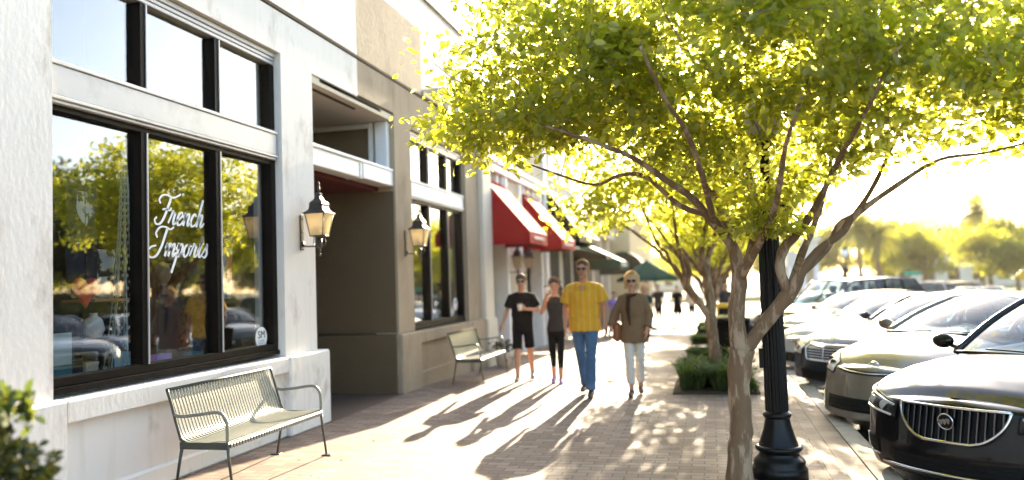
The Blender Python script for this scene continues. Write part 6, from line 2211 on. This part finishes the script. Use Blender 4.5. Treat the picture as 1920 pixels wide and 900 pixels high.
# man in the yellow shirt
pm = dict(girth=1.10, sw=.205, feet=((-.070, .17, .03, .07), (.080, -.17, 0, .02)), curl=.5,
    arms=(((-.265, .04, 1.15), (-.255, -.06, .90), (0, -.12, -1), (.3, -1, 0)), ((.262, .03, 1.16), (.268, -.02, .93), (.25, -.1, -1), (-.3, -1, 0))),
    skin=M_skin2, glasses=True, hair=(M_hbr, 'buzz'),
    top=dict(name='striped_shirt', mat=M_ystripe, sleeve='short', ease=.030, hem=.84, flare=.018, wadd=.035, collar=True, disp=.022),
    bottom=dict(name='jeans', mat=M_jean, ease=.010, len=1.0, cuff=.052, disp=.016), shoes=M_shoe)
person('man in a yellow striped shirt and blue jeans walking toward the camera', (-1.72, 11.15), 1.86, pm, rz=R(-4))
# woman in taupe tunic
pw = dict(girth=.97, sw=.165, fem=True, feet=((-.055, -.13, 0, .02), (.065, .12, .02, .06)), curl=.5,
    arms=(((-.265, .02, 1.17), (-.315, -.03, .99), (-.35, -.1, -.8), (.3, -1, 0)), ((.235, .03, 1.16), (.20, -.08, .96), (-.1, -.2, -1), (-.3, -1, 0))),
    glasses=True, hair=(M_hbl, 'curly'),
    top=dict(name='taupe_tunic', mat=M_taupe, sleeve='long', ease=.026, hem=.76, flare=.02, wadd=.045, disp=.022),
    bottom=dict(name='cropped_trousers', mat=M_offw, ease=.010, len=.90, cuff=.050), shoes=M_shoe)
w_, S_, _, _ = person('blond woman in a taupe tunic and off-white trousers holding the man\'s hand', (-1.05, 11.16), 1.66, pw, rz=R(3))
b = MB(); capsule(b, S_((-.05, -.115, 1.44)), S_((-.065, -.145, 1.25)), .026, .030); capsule(b, S_((-.065, -.145, 1.25)), S_((-.04, -.145, 1.02)), .028, .010); capsule(b, S_((.05, -.09, 1.46)), S_((-.05, -.115, 1.44)), .018, .024)
solid(b, 'dark_scarf', mat('dark_scarf', (.05, .025, .015), .85, var=.2), w_, .009, 2)
t = thing('shoulder_bag', 'tan leather shoulder bag hanging at the blond woman\'s hip', 'bag', (-1.27, 11.20, .88 + zg(11.2)))
b = MB(); b.bbox(-.06, .06, -.14, .14, -.14, .13, .04); b.build('bag', M_bagl, t)
MB().tube(crom([(0, -.12, .12), (.03, -.06, .38), (.06, .0, .50), (.03, .06, .38), (0, .12, .12)], 5), .009, 6).build('strap', M_bagl, t)
# man in black
pb = dict(girth=1.0, sw=.19, feet=((-.10, -.12, 0, .03), (.13, .12, .03, .05)), curl=.9,
    arms=(((-.255, .03, 1.17), (-.33, -.03, .95), (-.45, -.1, -1), (.5, -1, 0)), ((.27, .0, 1.18), (.085, -.215, 1.20), (-.9, -.25, .25), (0, 0, 1))),
    glasses=True, hair=(M_hbr, 'short'), head=(0, -.015, 1.645),
    top=dict(name='black_tshirt', mat=M_blk, sleeve='short', ease=.022, hem=.84, wadd=.03),
    bottom=dict(name='black_shorts', mat=M_blk, ease=.004, len=.50), shoes=M_snk, sole=M_offw)
person('young man in black T-shirt and black knee shorts holding a cup', (-3.05, 13.0), 1.74, pb, rz=R(8))
cup((-3.02, 12.72, 1.17 + zg(13)), 'paper cup held at the chest of the man in black')
# girl drinking
pg = dict(girth=.90, sw=.158, fem=True, feet=((-.065, .07, .02, .03), (.06, -.10, 0, .02)), curl=.9,
    arms=(((-.23, -.05, 1.20), (-.135, -.20, 1.48), (.5, .0, .55), (.3, .2, 1)), ((.23, .02, 1.18), (.255, -.04, .97), (.1, -.1, -1), (-.3, -1, 0))),
    glasses=False, hair=(M_hblk, 'ponytail'),
    top=dict(name='grey_tank_top', mat=M_char, sleeve='none', ease=.008, hem=.88, wadd=.012, disp=.008),
    bottom=dict(name='black_capri_leggings', mat=M_blk, ease=.004, len=.80, cuff=.040, disp=.005), shoes=M_purp, sole=M_offw)
person('young woman in grey tank top and black capris drinking from a cup', (-2.41, 12.6), 1.64, pg, rz=R(6))
cup((-2.50, 12.37, 1.43 + zg(12.6)), 'white paper cup raised to the young woman\'s mouth')
# people further back
p5 = dict(girth=.92, sw=.16, fem=True, feet=((-.05, .10, .02, .03), (.06, -.10, 0, .03)), arms=(((-.23, .03, 1.17), (-.22, -.06, .95), (0, -.1, -1), (.3, -1, 0)), ((.23, .03, 1.17), (.16, -.20, 1.10), (-.8, -.4, .1), (0, 0, 1))),
    hair=(M_hbl, 'bob'), top=dict(name='teal_top', mat=mat('teal_knit', (.015, .06, .055), .9), sleeve='short', ease=.014), bottom=dict(name='dark_leggings', mat=M_blk, ease=.004, len=.92, cuff=.042), shoes=M_snk)
person('woman in a dark teal top walking behind the blond woman', (-1.78, 22.6), 1.64, p5, vox=.014)
def far_person(label, x, y, h, top, bot, hair, sk=M_skin, dress=False):
    p = dict(girth=1.0, sw=.18, feet=((-.08, .08, 0, .03), (.08, -.08, 0, .02)), arms=(((-.25, .02, 1.16), (-.25, -.05, .93), (0, -.1, -1), (.3, -1, 0)), ((.25, .02, 1.16), (.20, -.14, .98), (-.2, -.4, -.6), (-.3, -1, 0))),
        hair=(hair, 'short'), skin=sk, top=dict(name='top', mat=top, sleeve='short', ease=.02, hem=.55 if dress else .86, flare=.06 if dress else 0), bottom=dict(name='trousers', mat=bot, ease=.012, len=.95), shoes=M_shoe)
    return person(label, (x, y), h, p, vox=.02, group='people far down the pavement')
far_person('person in dark shirt standing by the green parasol, left of the far group', -2.15, 34.5, 1.78, M_char, M_blk, M_hblk)
far_person('person in a black dress in the middle of the far group', -1.40, 35.5, 1.72, M_blk, M_blk, M_hblk, dress=True)
far_person('person in a pale top and black trousers, right of the far group', -.82, 36.5, 1.74, M_offw, M_blk, M_hbr)
far_person('person in a purple top under the green awning behind the man in yellow', -3.15, 27.0, 1.50, M_purp, M_blk, M_hblk)
far_person('person in dark clothes by the kerb behind the second tree', .45, 31.0, 1.75, M_char, M_blk, M_hblk)
far_person('person in dark clothes by the distant kerb planter', .70, 36.0, 1.70, M_blk, M_blk, M_hbr)

# ------------------------------------------------------------------ air
hz = MB().box(-450, 450, -25, 640, -2.5, 16.0).build('haze', None)
hm = bpy.data.materials.new('haze_air'); hm.use_nodes = True
n_ = hm.node_tree.nodes; n_.remove(n_['Principled BSDF'])
pv = n_.new('ShaderNodeVolumePrincipled')
pv.inputs['Color'].default_value = (1.0, .93, .76, 1)
pv.inputs['Density'].default_value = 0.00016
pv.inputs['Anisotropy'].default_value = 0.6
hm.node_tree.links.new(pv.outputs[0], n_['Material Output'].inputs['Volume'])
hz.data.materials.append(hm)
tag(hz, kind='stuff')
hz['label'] = 'warm evening haze in the air'
